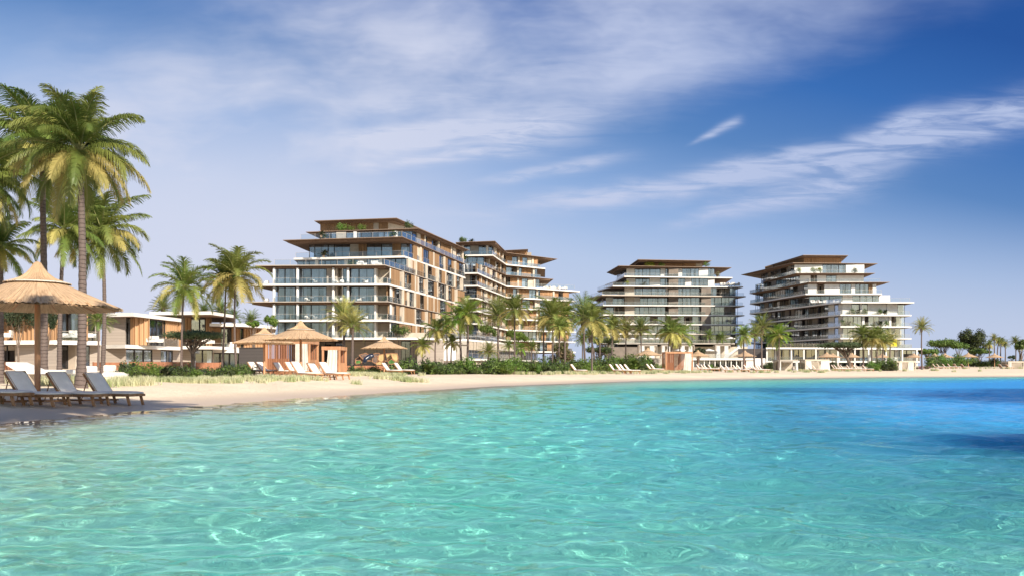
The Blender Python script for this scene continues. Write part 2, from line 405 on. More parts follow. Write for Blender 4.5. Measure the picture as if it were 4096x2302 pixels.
def sandmat():
    m, t = newmat('beach_sand')
    g = t.node('ShaderNodeNewGeometry'); p = g.outputs['Position']
    sx = t.node('ShaderNodeSeparateXYZ'); t.l.new(p, sx.inputs[0])
    n1 = t.noise(p, .35, 5, .6); n2 = t.noise(p, 3.0, 5, .65); n3 = t.noise(p, 40, 3, .6)
    c = t.mix(t.sm(n1, .35, .7), (.84, .70, .52), (.74, .61, .45))
    c = t.mix(t.m('MULTIPLY', t.sm(n2, .55, .8), .35), c, (.52, .40, .29))
    # scattered shell grit and dry weed
    sp = t.m('GREATER_THAN', t.noise(p, 9, 2, .9), .735)
    c = t.mix(t.m('MULTIPLY', sp, .55), c, (.22, .16, .12))
    c = t.mix(t.sm(sx.outputs[2], -.02, -.25), c, (.92, .88, .76))   # clean pale bed under water
    # damp sand just above the water line
    wet = t.sm(t.m('ADD', sx.outputs[2], t.m('MULTIPLY', t.m('SUBTRACT', n1, .5), .10)), .20, .01)
    wet = t.m('MULTIPLY', wet, t.sm(sx.outputs[2], -.2, -.02)); c = t.mix(t.m('MULTIPLY', wet, .6), c, (.44, .33, .25))
    inland = t.sm(sx.outputs[2], .9, 1.6)
    c = t.mix(t.m('MULTIPLY', inland, .6), c, (.30, .26, .16))
    b = t.node('ShaderNodeBsdfPrincipled'); t.put(b.inputs['Base Color'], c)
    t.put(b.inputs['Roughness'], t.m('MULTIPLY_ADD', wet, -.45, .9)); b.inputs['Specular IOR Level'].default_value = .25
    ft = t.node('ShaderNodeTexVoronoi', feature='SMOOTH_F1'); t.put(ft.inputs['Vector'], t.mapv(p, (1, 1, 1))); ft.inputs['Scale'].default_value = 2.4
    foot = t.sm(ft.outputs['Distance'], .0, .22)
    hgt = t.m('ADD', t.m('ADD', t.m('MULTIPLY', n2, .7), t.m('MULTIPLY', foot, .45)), t.m('ADD', t.m('MULTIPLY', n3, .12), t.m('MULTIPLY', t.noise(p, 8, 3, .6), .35)))
    bm = t.node('ShaderNodeBump'); t.put(bm.inputs['Height'], hgt); bm.inputs['Distance'].default_value = .10
    t.put(bm.inputs['Strength'], t.m('MULTIPLY_ADD', wet, -.8, .95)); t.l.new(bm.outputs[0], b.inputs['Normal'])
    o = t.node('ShaderNodeOutputMaterial'); t.l.new(b.outputs[0], o.inputs[0]); return m
xs = axis([(-3000, -600, 300), (-600, -120, 30), (-120, -40, 4), (-40, -16, 1), (-16, 30, .5), (30, 120, 2), (120, 600, 20), (600, 3000, 300)])
ys = axis([(-1500, -60, 120), (-60, -10, 4), (-10, 45, .5), (45, 110, 1.2), (110, 300, 5), (300, 900, 50), (900, 3600, 300)])
g = grid_mesh('ground', xs, ys, height, sandmat()); tag(g, kind='structure')

def watermat():
    m, t = newmat('sea_water')
    geo = t.node('ShaderNodeNewGeometry'); p = geo.outputs['Position']
    at = t.node('ShaderNodeAttribute'); at.attribute_name = 'depth'; d = at.outputs['Fac']
    aw = t.node('ShaderNodeAttribute'); aw.attribute_name = 'wave'; near = aw.outputs['Fac']
    sx = t.node('ShaderNodeSeparateXYZ'); t.l.new(p, sx.inputs[0]); X, Y = sx.outputs[0], sx.outputs[1]
    nb = t.noise(p, .12, 4, .55); nm = t.noise(p, .9, 4, .6)
    dd = t.m('ADD', d, t.m('ADD', t.m('MULTIPLY', t.m('SUBTRACT', nb, .5), 1.2), t.m('MULTIPLY', t.m('SUBTRACT', nm, .5), .35)))
    q = t.m('DIVIDE', dd, 4.0)
    col = t.ramp(q, [(.0, (.30, .52, .42)), (.12, (.24, .70, .62)), (.22, (.17, .72, .69)), (.31, (.10, .54, .85)), (.55, (.05, .38, .86)), (1, (.02, .30, .75))])
    tint = t.ramp(t.m('DIVIDE', d, 4.0), [(0, (1, 1, 1)), (.06, (.78, .98, .95)), (.18, (.56, .99, .95)), (.29, (.48, .93, 1)), (.5, (.16, .6, 1))])
    # seagrass beds, darker blue
    wv = t.m('MULTIPLY', t.m('SUBTRACT', nb, .5), 1.7)
    def bed(cx, cy, rx, ry):
        a = t.m('DIVIDE', t.m('SUBTRACT', X, cx), rx); b = t.m('DIVIDE', t.m('SUBTRACT', Y, cy), ry)
        r = t.m('ADD', t.m('SQRT', t.m('ADD', t.m('MULTIPLY', a, a), t.m('MULTIPLY', b, b))), t.m('ADD', wv, t.m('MULTIPLY', t.m('SUBTRACT', nm, .5), .5)))
        return t.sm(r, 1.3, .62)
    beds = t.m('MAXIMUM', bed(25, 33, 12, 12), bed(9.0, 12.6, 2.6, 1.9))
    beds = t.m('MAXIMUM', beds, t.m('MULTIPLY', bed(14, 45, 9, 4), .45))
    col = t.mix(t.m('MULTIPLY', beds, .88), col, (.006, .10, .32)); tint = t.mix(t.m('MULTIPLY', beds, .8), tint, (.01, .2, .5))
    w1 = t.noise(t.mapv(p, (.45, 1.3, 1)), 1.6, 4, .6, .4); w2 = t.noise(t.mapv(p, (.7, 1.6, 1)), 6.5, 4, .6)
    w3 = t.noise(t.mapv(p, (.8, 1.5, 1), rot=(0, 0, .2)), 3.4, 3, .55, .5)
    h = t.m('ADD', t.m('MULTIPLY', w1, .42), t.m('ADD', t.m('MULTIPLY', w3, .30), t.m('MULTIPLY', w2, .17)))
    bm = t.node('ShaderNodeBump'); bm.inputs['Distance'].default_value = .55; t.put(bm.inputs['Height'], h)
    t.put(bm.inputs['Strength'], t.m('MULTIPLY_ADD', near, -.8, 1.0)); nrm = bm.outputs[0]
    df = t.node('ShaderNodeBsdfDiffuse'); t.put(df.inputs[0], col); t.l.new(nrm, df.inputs['Normal'])
    gl = t.node('ShaderNodeBsdfGlossy'); t.put(gl.inputs['Roughness'], t.m('MULTIPLY_ADD', near, -.20, .22)); gl.inputs[0].default_value = (.9, .95, 1, 1); t.l.new(nrm, gl.inputs['Normal'])
    fr = t.node('ShaderNodeFresnel'); fr.inputs[0].default_value = 1.33; t.l.new(nrm, fr.inputs['Normal'])
    f = t.m('MINIMUM', fr.outputs[0], .48)
    body = t.node('ShaderNodeMixShader'); t.put(body.inputs[0], f); t.l.new(df.outputs[0], body.inputs[1]); t.l.new(gl.outputs[0], body.inputs[2])
    # clear shallow water: refraction on the sandy bed (the sun's caustics fall there by themselves)
    g = t.node('ShaderNodeBsdfGlass'); g.inputs['IOR'].default_value = 1.33; t.put(g.inputs['Roughness'], t.m('MULTIPLY_ADD', near, -.30, .26, clamp=True)); t.put(g.inputs[0], tint)
    tr = t.node('ShaderNodeBsdfTransparent'); t.put(tr.inputs[0], tint)
    clear = t.node('ShaderNodeMixShader'); clear.inputs[0].default_value = .28; t.l.new(g.outputs[0], clear.inputs[1]); t.l.new(tr.outputs[0], clear.inputs[2])
    mx = t.node('ShaderNodeMixShader'); t.put(mx.inputs[0], t.m('MULTIPLY_ADD', t.sm(dd, .85, 2.1), .86, .0, clamp=True))
    t.l.new(clear.outputs[0], mx.inputs[1]); t.l.new(body.outputs[0], mx.inputs[2])
    o = t.node('ShaderNodeOutputMaterial'); t.l.new(mx.outputs[0], o.inputs[0]); return m
def grow(a, b, s0, k):
    out = []; x = a; s = s0
    while x < b: out.append(x); x += s; s *= k
    return out
wx = np.array(sorted(set([-14 + .4 * i for i in range(10)] + list(np.arange(-10, -7, .1)) + list(np.arange(-7, 7, .046)) + list(np.arange(7, 15, .09)) + list(np.arange(15, 34, .2)) + grow(34, 530, .4, 1.1) + [530.])))
wy = np.array(sorted(set(list(np.arange(-75, -8, 5.)) + list(np.arange(-8, 2.4, .4)) + list(np.arange(2.4, 11, .046)) + list(np.arange(11, 22, .085)) + list(np.arange(22, 60, .2)) + grow(60, 130, .4, 1.08) + [130.])))
rw = np.random.RandomState(4); WAVES = []
for i in range(96):
    lam = math.exp(rw.uniform(math.log(.165), math.log(2.0))); an = rw.normal(1.35, .8); WAVES.append((2 * math.pi / lam, an, .00172 * (lam / .4) ** (1.1 if lam < .6 else .8) * rw.uniform(.6, 1.4), rw.uniform(0, 6.28)))
def envelope(X, Y, R0=21, R1=10):
    e = np.clip((R0 - np.hypot(X * .9, Y)) / R1, 0, 1) * np.clip((Y - 1.5) / 1.0, 0, 1)
    return e * e * (3 - 2 * e)
def waves(X, Y):
    Z = X * 0; short = envelope(X, Y, 15, 6); mid_ = envelope(X, Y, 30, 12); long_ = envelope(X, Y, 62, 25); calm = np.clip(-sdf(X, Y) / 2.0, .12, 1)
    for k, a, A, ph in WAVES:
        lam = 6.283 / k; e = short if lam < .36 else (mid_ if lam < .8 else long_ * .9)
        Z = Z + A * e * np.sin(k * (X * math.cos(a) + Y * math.sin(a)) + ph)
    return Z * calm
w = grid_mesh('water', wx, wy, waves, watermat(), attr=lambda X, Y: np.clip(-height(X, Y), 0, 5)); tag(w, kind='structure')
a_ = w.data.attributes.new('wave', 'FLOAT', 'POINT'); XX, YY = np.meshgrid(wx, wy); a_.data.foreach_set('value', envelope(XX, YY, 60, 40).reshape(-1).astype(np.float32))
w.cycles.is_caustics_caster = True; g.cycles.is_caustics_receiver = True; sl.cycles.is_caustics_light = True
# ------------------------------------------------------------------ palms
def frond_into(mb, az, el, L, droop, n, leaf, rng, kind, hang=.6, base=Vector((0, 0, 0)), lw=.045, segs=2):
    """one pinnate frond: a curved stem with n pairs of drooping leaflets"""
    h = Vector((math.cos(az), math.sin(az), 0)); pts = []; N = 12; p = Vector(base); a = el
    for i in range(N + 1):
        pts.append(p.copy()); s = i / N
        a = el - droop * (s ** 1.5)
        p = p + (h * math.cos(a) + Vector((0, 0, math.sin(a)))) * (L / N)
    rk = mb.mat('rachis'); side = h.cross(Vector((0, 0, 1)))
    b = len(mb.v)
    for i, q in enumerate(pts):
        w_ = .035 * (1 - i / N * .85) * max(1, L / 3)
        mb.v += [tuple(q - side * w_), tuple(q + side * w_), tuple(q + Vector((0, 0, -w_ * 1.6)))]
    for i in range(N):
        for j, k in ((0, 1), (1, 2), (2, 0)):
            mb.f.append((b + i * 3 + j, b + i * 3 + k, b + i * 3 + 3 + k, b + i * 3 + 3 + j)); mb.mi.append(rk)
    km = mb.mat(kind)
    for i in range(n):
        s = .10 + .90 * (i + rng.random() * .5) / n; f = s * N; k = min(int(f), N - 1); q = pts[k].lerp(pts[k + 1], f - k)
        t = (pts[k + 1] - pts[k]).normalized(); up = side.cross(t) * 1.0
        if up.z < 0: up = -up
        ll = leaf * (math.sin(math.pi * min(1, (s * .86 + .12))) ** .55) * (.85 + .3 * rng.random())
        for sg in (-1, 1):
            if rng.random() < .04: continue
            d = (side * sg * (.85 - .25 * s) + t * (.42 + .5 * s) + up * (.18 + rng.uniform(-.12, .12))).normalized()
            v0 = q; cur = q; dd = d; wv = t * lw * (.8 + .4 * rng.random()); b = len(mb.v)
            mb.v += [tuple(cur - wv * .5), tuple(cur + wv * .5)]
            for j in range(segs):
                cur = cur + dd * (ll / segs); dd = (dd + Vector((0, 0, -1)) * hang * (1 + rng.uniform(-.2, .3))).normalized()
                ww = wv * (1 - (j + 1) / segs * .8)
                mb.v += [tuple(cur - ww * .5), tuple(cur + ww * .5)]
                mb.f.append((b + 2 * j, b + 2 * j + 1, b + 2 * j + 3, b + 2 * j + 2)); mb.mi.append(km)
def coconut_crown(seed, nf=26, n=34, L=2.3, leaf=.62, lw=.05, gold=.25, segs=2, main='fr_green'):
    rng = random.Random(seed); mb = MB()
    for i in range(nf):
        q = i / (nf - 1); az = i * 2.39996 + rng.uniform(-.25, .25)
        el = R(84 - 128 * q ** .95 + rng.uniform(-9, 9)); dr = R(34 + 60 * rng.random() + 20 * q)
        if q > .7: dr *= .6
        r = rng.random()
        kind = 'fr_gold' if (q > .62 and r < gold * 2.0) else ('fr_olive' if r < .25 + .45 * q else main)
        frond_into(mb, az, el, L * rng.uniform(.86, 1.14) * (.85 if q < .1 else 1), dr, n, leaf, rng, kind, hang=.45 + .5 * q, lw=lw, segs=segs,
                   base=Vector((math.cos(az) * .07, math.sin(az) * .07, -.12 * q)))
    for k in range(5):   # nuts and leaf bases under the crown
        a = rng.random() * 6.28; c = (math.cos(a) * .16, math.sin(a) * .16)
        mb.lathe([(0.01, -.38), (.075, -.34), (.09, -.27), (.05, -.2), (.01, -.18)], 'podgreen', 7, c)
    mb.lathe([(.10, -.5), (.14, -.2), (.12, .05), (.02, .35)], 'rachis', 8)
    return mb.mesh('crown_leaves')
def phoenix_crown(seed, nf=46, n=26, L=1.5, leaf=.34, lw=.035, main='fr_olive', gold=.35):
    rng = random.Random(seed); mb = MB()
    for i in range(nf):
        q = i / (nf - 1); az = i * 2.39996 + rng.uniform(-.2, .2)
        el = R(82 - 100 * q + rng.uniform(-8, 8)); r = rng.random()
        kind = 'fr_gold' if (q > .5 and r < gold) else (main if r < .75 else 'fr_green')
        frond_into(mb, az, el, L * rng.uniform(.85, 1.1), R(30 + 35 * rng.random() + 15 * q), n, leaf, rng, kind, hang=.12, lw=lw, segs=1,
                   base=Vector((math.cos(az) * .08, math.sin(az) * .08, -.15 * q)))
    mb.lathe([(.10, -.7), (.20, -.35), (.2, 0), (.03, .3)], 'bark', 8)
    return mb.mesh('crown_leaves')
CR = {'hi1': coconut_crown(1, 44, 74, 2.3, .70, .046, .2, 3), 'hi2': coconut_crown(2, 42, 74, 2.35, .68, .046, .2, 3),
      'hi3': coconut_crown(33, 32, 54, 2.3, .70, .06, .22, 3),
      'c1': coconut_crown(3, 28, 32, 2.3, .76, .085, .3), 'c2': coconut_crown(4, 30, 32, 2.3, .7, .085, .3), 'c3': coconut_crown(5, 26, 30, 2.3, .72, .09, .45, main='fr_olive'),
      'b1': coconut_crown(6, 26, 26, 2.3, .7, .085, .08, main='fr_bright'), 'b2': coconut_crown(7, 24, 24, 2.3, .75, .09, .1, main='fr_bright'),
      'y1': coconut_crown(8, 26, 30, 2.3, .76, .09, .6, main='fr_olive'),
      'p1': phoenix_crown(11), 'p2': phoenix_crown(12, 50, 26, 1.5, .32, .035, 'fr_green', .12), 'pg': phoenix_crown(13, 46, 26, 1.5, .34, .035, 'fr_gold', .5),
      'd1': phoenix_crown(14, 34, 22, 1.5, .4, .05, 'fr_green', .03)}
CRR = {'hi': 1.85, 'c': 1.62, 'b': 1.6, 'y': 1.62, 'p': 1.12, 'd': 1.2}
PALMG = 'palms'
def palm(bx, cx, cy, r, Y, kind, label, group, tw=.17, ring=False, dpx=0, zb=None, rz=None, dry=0):
    """trunk from base pixel bx to crown centre (cx, cy) at depth Y; r crown radius in photo pixels"""
    x0 = W(bx, Y)[0]; x1 = W(cx, Y)[0]; z1 = ZH(cy, Y); z0 = (gz(x0, Y) if zb is None else zb) - .1
    rw = r * Y / F; s = rw / (CRR['hi'] if kind.startswith('hi') else CRR[kind[0]])
    rng = random.Random(int(bx * 7 + cy)); th = thing('palm_tree', label, 'palm tree', (x0, Y, z0), 0, group)
    H = z1 - z0 - .12 * s; dx = x1 - x0; mb = MB(); n = max(6, int(H / .14)) if ring else 12
    bend = rng.uniform(-.25, .25); pts = []; rads = []; dy = rng.uniform(-.4, .4) if not ring else .1
    for i in range(n + 1):
        q = i / n; pts.append((dx * q ** 1.5 + bend * math.sin(math.pi * q) * .5, dy * math.sin(math.pi * q), H * q))
        rr = tw * (1.0 - .42 * q + .55 * max(0, .10 - q) / .10 + .12 * (q > .97))
        if ring: rr *= 1.0 + (.06 if i % 2 else -.03) + rng.uniform(-.02, .02)
        rads.append(rr)
    mb.tube(pts, rads, 'trunk', 12 if ring else 7); mb.build('trunk', th, smooth=True)
    c = part('crown', CR[kind], th, (dx, 0, H)); c.scale = (s, s, s); c.rotation_euler = (rng.uniform(-.1, .1), rng.uniform(-.1, .1), rng.random() * 6.28 if rz is None else rz)
    return th

# ------------------------------------------------------------------ leafy masses
def leaf_cloud(mb, rng, blobs, n, size, key, key2=None, shell=.55):
    tot = sum(b[3] * b[4] * b[5] for b in blobs)
    for (cx, cy, cz, rx, ry, rz) in blobs:
        m = int(n * rx * ry * rz / tot)
        for _ in range(m):
            while True:
                d = Vector((rng.uniform(-1, 1), rng.uniform(-1, 1), rng.uniform(-1, 1)))
                if .05 < d.length < 1: break
            d.normalize(); rad = (shell + (1 - shell) * rng.random()) * (1 + .16 * math.sin(d.x * 7 + cx * 3) * math.sin(d.z * 6 + cy))
            p = Vector((cx + d.x * rx * rad, cy + d.y * ry * rad, cz + d.z * rz * rad))
            s = size * rng.uniform(.6, 1.3); u = (d + Vector((rng.uniform(-1, 1), rng.uniform(-1, 1), rng.uniform(-.6, 1)))).normalized()
            w_ = u.cross(Vector((rng.uniform(-1, 1), rng.uniform(-1, 1), rng.uniform(-1, 1)))).normalized(); t = u.cross(w_)
            k = key2 if (key2 and rng.random() < .3) else key
            mb.face([p - t * s * .9, p + w_ * s * .38, p + t * s * .9, p - w_ * s * .38], k)
def shrub_mesh(seed, kind):
    rng = random.Random(seed); mb = MB(); bl = []
    for i in range(7):
        a = rng.random() * 6.28; r = rng.uniform(.05, .55); s = rng.uniform(.28, .52)
        bl.append((math.cos(a) * r, math.sin(a) * r, rng.uniform(.25, .62), s, s, s * rng.uniform(.7, 1.1)))
    leaf_cloud(mb, rng, bl, 620, .085, kind, 'leaf' if kind != 'leaf' else 'leafdark', .35)
    return mb.mesh('foliage')
def broad_mesh(seed, kind='leafdark'):
    """banana-like or strelitzia clump: long arching blades"""
    rng = random.Random(seed); mb = MB()
    for i in range(34):
        az = rng.random() * 6.28; el = R(rng.uniform(30, 85)); L = rng.uniform(.7, 1.15); p = Vector((rng.uniform(-.2, .2), rng.uniform(-.2, .2), .05))
        h = Vector((math.cos(az), math.sin(az), 0)); sd = h.cross(Vector((0, 0, 1))); b = len(mb.v); k = mb.mat(kind)
        for j in range(6):
            w_ = .11 * math.sin(math.pi * min(1, (j + .3) / 5.6)) + .005; mb.v += [tuple(p - sd * w_ + Vector((0, 0, w_ * .3))), tuple(p + sd * w_ + Vector((0, 0, w_ * .3)))]
            el -= R(13); p = p + (h * math.cos(el) + Vector((0, 0, math.sin(el)))) * L / 5
        for j in range(5): mb.f.append((b + 2 * j, b + 2 * j + 1, b + 2 * j + 3, b + 2 * j + 2)); mb.mi.append(k)
    return mb.mesh('foliage')
def stem_mesh(seed):
    rng = random.Random(seed); mb = MB()
    for i in range(5):
        a = rng.random() * 6.28; mb.tube([(0, 0, -.1), (math.cos(a) * .12, math.sin(a) * .12, .25), (math.cos(a) * .3, math.sin(a) * .3, .6)], [.03, .02, .01], 'bark', 5)
    return mb.mesh('stems')
SH = {'a': shrub_mesh(1, 'leaf'), 'b': shrub_mesh(2, 'leafdark'), 'c': shrub_mesh(3, 'leaf'), 'd': shrub_mesh(4, 'leafbright'),
      'e': broad_mesh(5), 'f': broad_mesh(6, 'leaf'), 'g': shrub_mesh(7, 'leafdry'), 'y': shrub_mesh(8, 'leafyellow'), 'm': shrub_mesh(9, 'flower')}
STEM = stem_mesh(1)
def shrub(px, Y, w, h, kind, label, group=None, z=None, cat='shrub', name='shrub', rz=None):
    x = W(px, Y)[0]; rng = random.Random(int(px * 13 + Y * 7))
    t = thing(name, label, cat, (x, Y, (gz(x, Y) if z is None else z) - .05), rng.random() * 6.28 if rz is None else rz, group)
    f = part('foliage', SH[kind], t); f.scale = (w / 1.9, w / 1.9, h / 1.05)
    s = part('stems', STEM, t); s.scale = (w / 1.9, w / 1.9, h / 1.2)
    return t
def tree(px, cpy, wpx, hpx, Y, label, kind='leafblue', seed=1, flat=True, nb=14, n=3600, leaf=.11, group=None, limbs=7, basepx=None, zb=None, vase=.45, tr=.16, name='spreading_tree', key2=None):
    x = W(basepx or px, Y)[0]; cxw = W(px, Y)[0] - x; z0 = (gz(x, Y) if zb is None else zb) - .1; cz = ZH(cpy, Y) - z0; w = wpx * Y / F / 2; h = hpx * Y / F / 2
    rng = random.Random(seed); th = thing(name, label, 'tree', (x, Y, z0), 0, group)
    bl = []
    for i in range(nb):
        a = i * 2.4; r = math.sqrt((i + .5) / nb) * .74; s = rng.uniform(.28, .42)
        zz = (1 - r * r) * h * (.35 if flat else .6) * rng.uniform(.3, 1.1) - (0 if flat else h * .3 * rng.random()) + (0 if flat else rng.uniform(-.4, .4) * h)
        bl.append((cxw + math.cos(a) * r * w, math.sin(a) * r * w * .8, cz + zz, s * w, s * w, h * (rng.uniform(.3, .55) if flat else rng.uniform(.35, .55))))
    mb = MB(); leaf_cloud(mb, rng, bl, int(n * 1.6), max(leaf * max(1, w / 2.2), Y * .0013), kind, key2, .3); mb.build('crown', th)
    mb = MB(); fork = cz * vase * .6
    mb.tube([(0, 0, 0), (.05 * w, 0, fork * .5), (cxw * .2, 0, fork)], [tr * 1.3, tr, tr * .9], 'bark', 8)
    for i in range(limbs):
        b = bl[int((i + .5) * nb / limbs)]; m1 = Vector((b[0] * .35 + cxw * .1, b[1] * .35, fork + (b[2] - fork) * .45)); e = Vector((b[0], b[1], b[2]))
        mb.tube([(cxw * .2, 0, fork - .05), m1, m1.lerp(e, .5) + Vector((rng.uniform(-.1, .1), 0, .1)), e], [tr * .6, tr * .4, tr * .25, tr * .08], 'bark', 6)
        for k in range(3):
            q = bl[rng.randrange(nb)]; e2 = Vector(q[:3])
            if (e2 - m1).length < w * .9: mb.tube([m1, m1.lerp(e2, .55) + Vector((0, 0, -.05)), e2], [tr * .28, tr * .18, tr * .05], 'bark', 5)
    mb.build('trunk', th, smooth=True); return th

# ------------------------------------------------------------------ thatched parasols
def parasol_meshes(N=150, seed=1, lod=1.0):
    rng = random.Random(seed); top = MB(); k = top.mat('thatch')
    def tier(prof, jr, jz, N):
        ph = [rng.random() for _ in range(N)]; b = len(top.v); m = len(prof)
        for j in range(N):
            a = 2 * math.pi * j / N
            for i, (r, z) in enumerate(prof):
                e = (i / (m - 1)) ** 1.5; off = (1 if j % 2 else -1) * .013 * e + (ph[j] - .5) * jz * e
                rr = r + (ph[(j * 7) % N] - .5) * jr * (i == m - 1)
                top.v.append((rr * math.cos(a), rr * math.sin(a), z + off))
        for j in range(N):
            j2 = (j + 1) % N
            for i in range(m - 1):
                top.f.append((b + j * m + i, b + j * m + i + 1, b + j2 * m + i + 1, b + j2 * m + i)); top.mi.append(k)
    tier([(.70, 2.83), (1.0, 2.70), (1.3, 2.575), (1.68, 2.42), (2.04, 2.27)], .13, .035, N)
    tier([(.01, 3.37), (.09, 3.33), (.17, 3.20), (.27, 3.08), (.42, 2.97), (.58, 2.905), (.80, 2.835)], .05, .02, int(N * .8))
    # underside, straight reeds
    b = len(top.v); kk = top.mat('thatch')
    for j in range(N):
        a = 2 * math.pi * j / N
        top.v += [(2.0 * math.cos(a), 2.0 * math.sin(a), 2.235), (1.0 * math.cos(a), 1.0 * math.sin(a), 2.60 + (.01 if j % 2 else 0)), (.05 * math.cos(a), .05 * math.sin(a), 2.85)]
    for j in range(N):
        j2 = (j + 1) % N
        for i in range(2): top.f.append((b + j * 3 + i, b + j2 * 3 + i, b + j2 * 3 + i + 1, b + j * 3 + i + 1)); top.mi.append(kk)
    # ragged rim reeds
    for j in range(int(260 * lod)):
        a = rng.random() * 6.28; r0 = 1.86; r1 = 2.02 + rng.random() * .09; w_ = .012; z1 = 2.265 - rng.random() * .05
        ca, sa = math.cos(a), math.sin(a)
        top.tube([(r0 * ca, r0 * sa, 2.345), (r1 * ca, r1 * sa, z1)], [w_, w_ * .6], 'thatch', 3, False)
    ring = MB(); pr = []
    Nn = 48; ring.tube([(.79 * math.cos(6.2832 * j / Nn), .79 * math.sin(6.2832 * j / Nn), 2.85) for j in range(Nn + 1)], [.016] * (Nn + 1), 'linen', 6, False)
    pole = MB(); pole.tube([(0, 0, -.3), (0, 0, 1.4), (0, 0, 3.1)], [.075, .072, .066], 'cabwood', 14)
    ribs = MB()
    for j in range(10):
        a = j * .6283; ribs.tube([(.05 * math.cos(a), .05 * math.sin(a), 2.78), (1.9 * math.cos(a), 1.9 * math.sin(a), 2.24)], [.02, .014], 'cabwood', 5)
    return top.mesh('thatch_roof'), ring.mesh('binding'), pole.mesh('pole', True), ribs.mesh('ribs')
PM_HI = parasol_meshes(170, 3, 1.6); PM_LO = parasol_meshes(64, 4, .35)
M['paleW'] = M['linen']
def parasol(px, Y, label, group='thatched beach parasols', hi=False, sc=1.0, z=None, tilt=0):
    x = W(px, Y)[0]; t = thing('thatched_parasol', label, 'parasol', (x, Y, (gz(x, Y) if z is None else z)), random.Random(int(px)).random() * 6, group, sc)
    if hi == 2: t.scale = (1.0, 1.0, 1.11)
    pm = PM_HI if hi else PM_LO
    rf = part('thatch_roof', pm[0], t); b = part('binding', pm[1], rf); part('pole', pm[2], t); part('ribs', pm[3], t); return t
def white_parasol_meshes():
    c = MB(); n = 8; k = c.mat('white')
    for j in range(n):
        a = 6.2832 * j / n; a2 = 6.2832 * (j + 1) / n
        r = 1.5; P = (r * math.cos(a), r * math.sin(a), 2.35); Q = (r * math.cos(a2), r * math.sin(a2), 2.35)
        c.face([(0, 0, 2.85), P, Q], 'white'); c.face([P, (P[0], P[1], 2.2), (Q[0], Q[1], 2.2), Q], 'white')
    p = MB(); p.tube([(0, 0, 0), (0, 0, 2.95)], [.04, .035], 'dark', 8); p.box((-.3, -.3, 0), (.3, .3, .08), 'dark')
    return c.mesh('canopy'), p.mesh('pole')
WPM = white_parasol_meshes()
def white_parasol(px, Y, z, label, group, s=1):
    t = thing('parasol', label, 'parasol', (W(px, Y)[0], Y, z), 0, group, s); part('canopy', WPM[0], t); part('pole', WPM[1], t); return t

# ------------------------------------------------------------------ loungers (long axis +x = feet, back rest at -x)
def lounger_meshes(wood, cush, dirty=False):
    A = R(52); L = 1.22; bl = .80; W2 = .33
    fr = MB()
    for s in (-1, 1): fr.box((-.02, s * W2 - .025, .27), (L, s * W2 + .025, .34), wood)
    for i in range(14): fr.box((.02 + i * .088, -W2, .325), (.075 + i * .088, W2, .345), wood)
    fr.box((L - .06, -W2, .27), (L, W2, .34), wood)
    bk = MB(); Mx = Matrix.Translation((0, 0, .33)) @ Matrix.Rotation(math.pi + A, 4, 'Y') 
    Mx = Matrix.Translation((0, 0, .33)) @ Matrix.Rotation(A, 4, 'Y')
    for s in (-1, 1): bk.box((-bl, s * W2 - .022, -.03), (0, s * W2 + .022, .02), wood, Mx)
    for i in range(9): bk.box((-.04 - i * .088 - .05, -W2, -.01), (-.04 - i * .088, W2, .012), wood, Mx)
    pr = MB()
    for s in (-1, 1): pr.tube([(-.42, s * .24, .86 - .05), (-.66, s * .24, .12)], [.016, .016], wood, 6)
    pr.tube([(-.66, -.24, .13), (-.66, .24, .13)], [.014, .014], wood, 6)
    leg = MB(); leg.box((-.035, -.028, 0), (.035, .028, .29), wood); 
    P = leg.v[:]; leg.v = [(x + (.09 if z < .1 else 0), y, z) for x, y, z in P]
    rail = MB()
    for s in (-1, 1): rail.box((-.68, s * .3 - .02, .12), (.25, s * .3 + .02, .17), wood)
    # cushions, slightly puffed
    def puff(x0, x1, th, Mt=None, n=8, m=6):
        c = MB(); k = c.mat(cush); b = 0
        for i in range(n + 1):
            for j in range(m + 1):
                u = i / n; v = j / m; e = (1 - abs(2 * u - 1) ** 8) * (1 - abs(2 * v - 1) ** 8)
                c.v.append((x0 + (x1 - x0) * u, -.32 + .64 * v, .35 + th * (.55 + .45 * e) ))
        for i in range(n):
            for j in range(m):
                a = i * (m + 1) + j; c.f.append((a, a + m + 1, a + m + 2, a + 1)); c.mi.append(k)
        c.box((x0, -.32, .348), (x1, .32, .35 + th * .55), cush)
        if Mt is not None: c.v = [tuple(Mt @ Vector(p)) for p in c.v]
        return c
    seat = puff(.01, L - .03, .075)
    Mb = Mx @ Matrix.Translation((0, 0, -.335))
    back = puff(-.80, -.0, .085, Mb)
    pip = MB(); 
    pip.tube([tuple(Mb @ Vector(q)) for q in ((-.01, -.32, .40), (-.79, -.32, .40), (-.79, .32, .40), (-.01, .32, .40))], [.008] * 4, wood, 4)
    return dict(frame=fr.mesh('frame'), back_frame=bk.mesh('back_frame'), prop=pr.mesh('prop'), leg=leg.mesh('leg'), runner=rail.mesh('runner'), seat_cushion=seat.mesh('seat_cushion', True), back_cushion=back.mesh('back_cushion', True), piping=pip.mesh('piping'))
LM = {'teak': lounger_meshes('teak', 'cushion'), 'cab': lounger_meshes('cabwood', 'cushion')}
LDIR = math.atan2(-.42, .9)
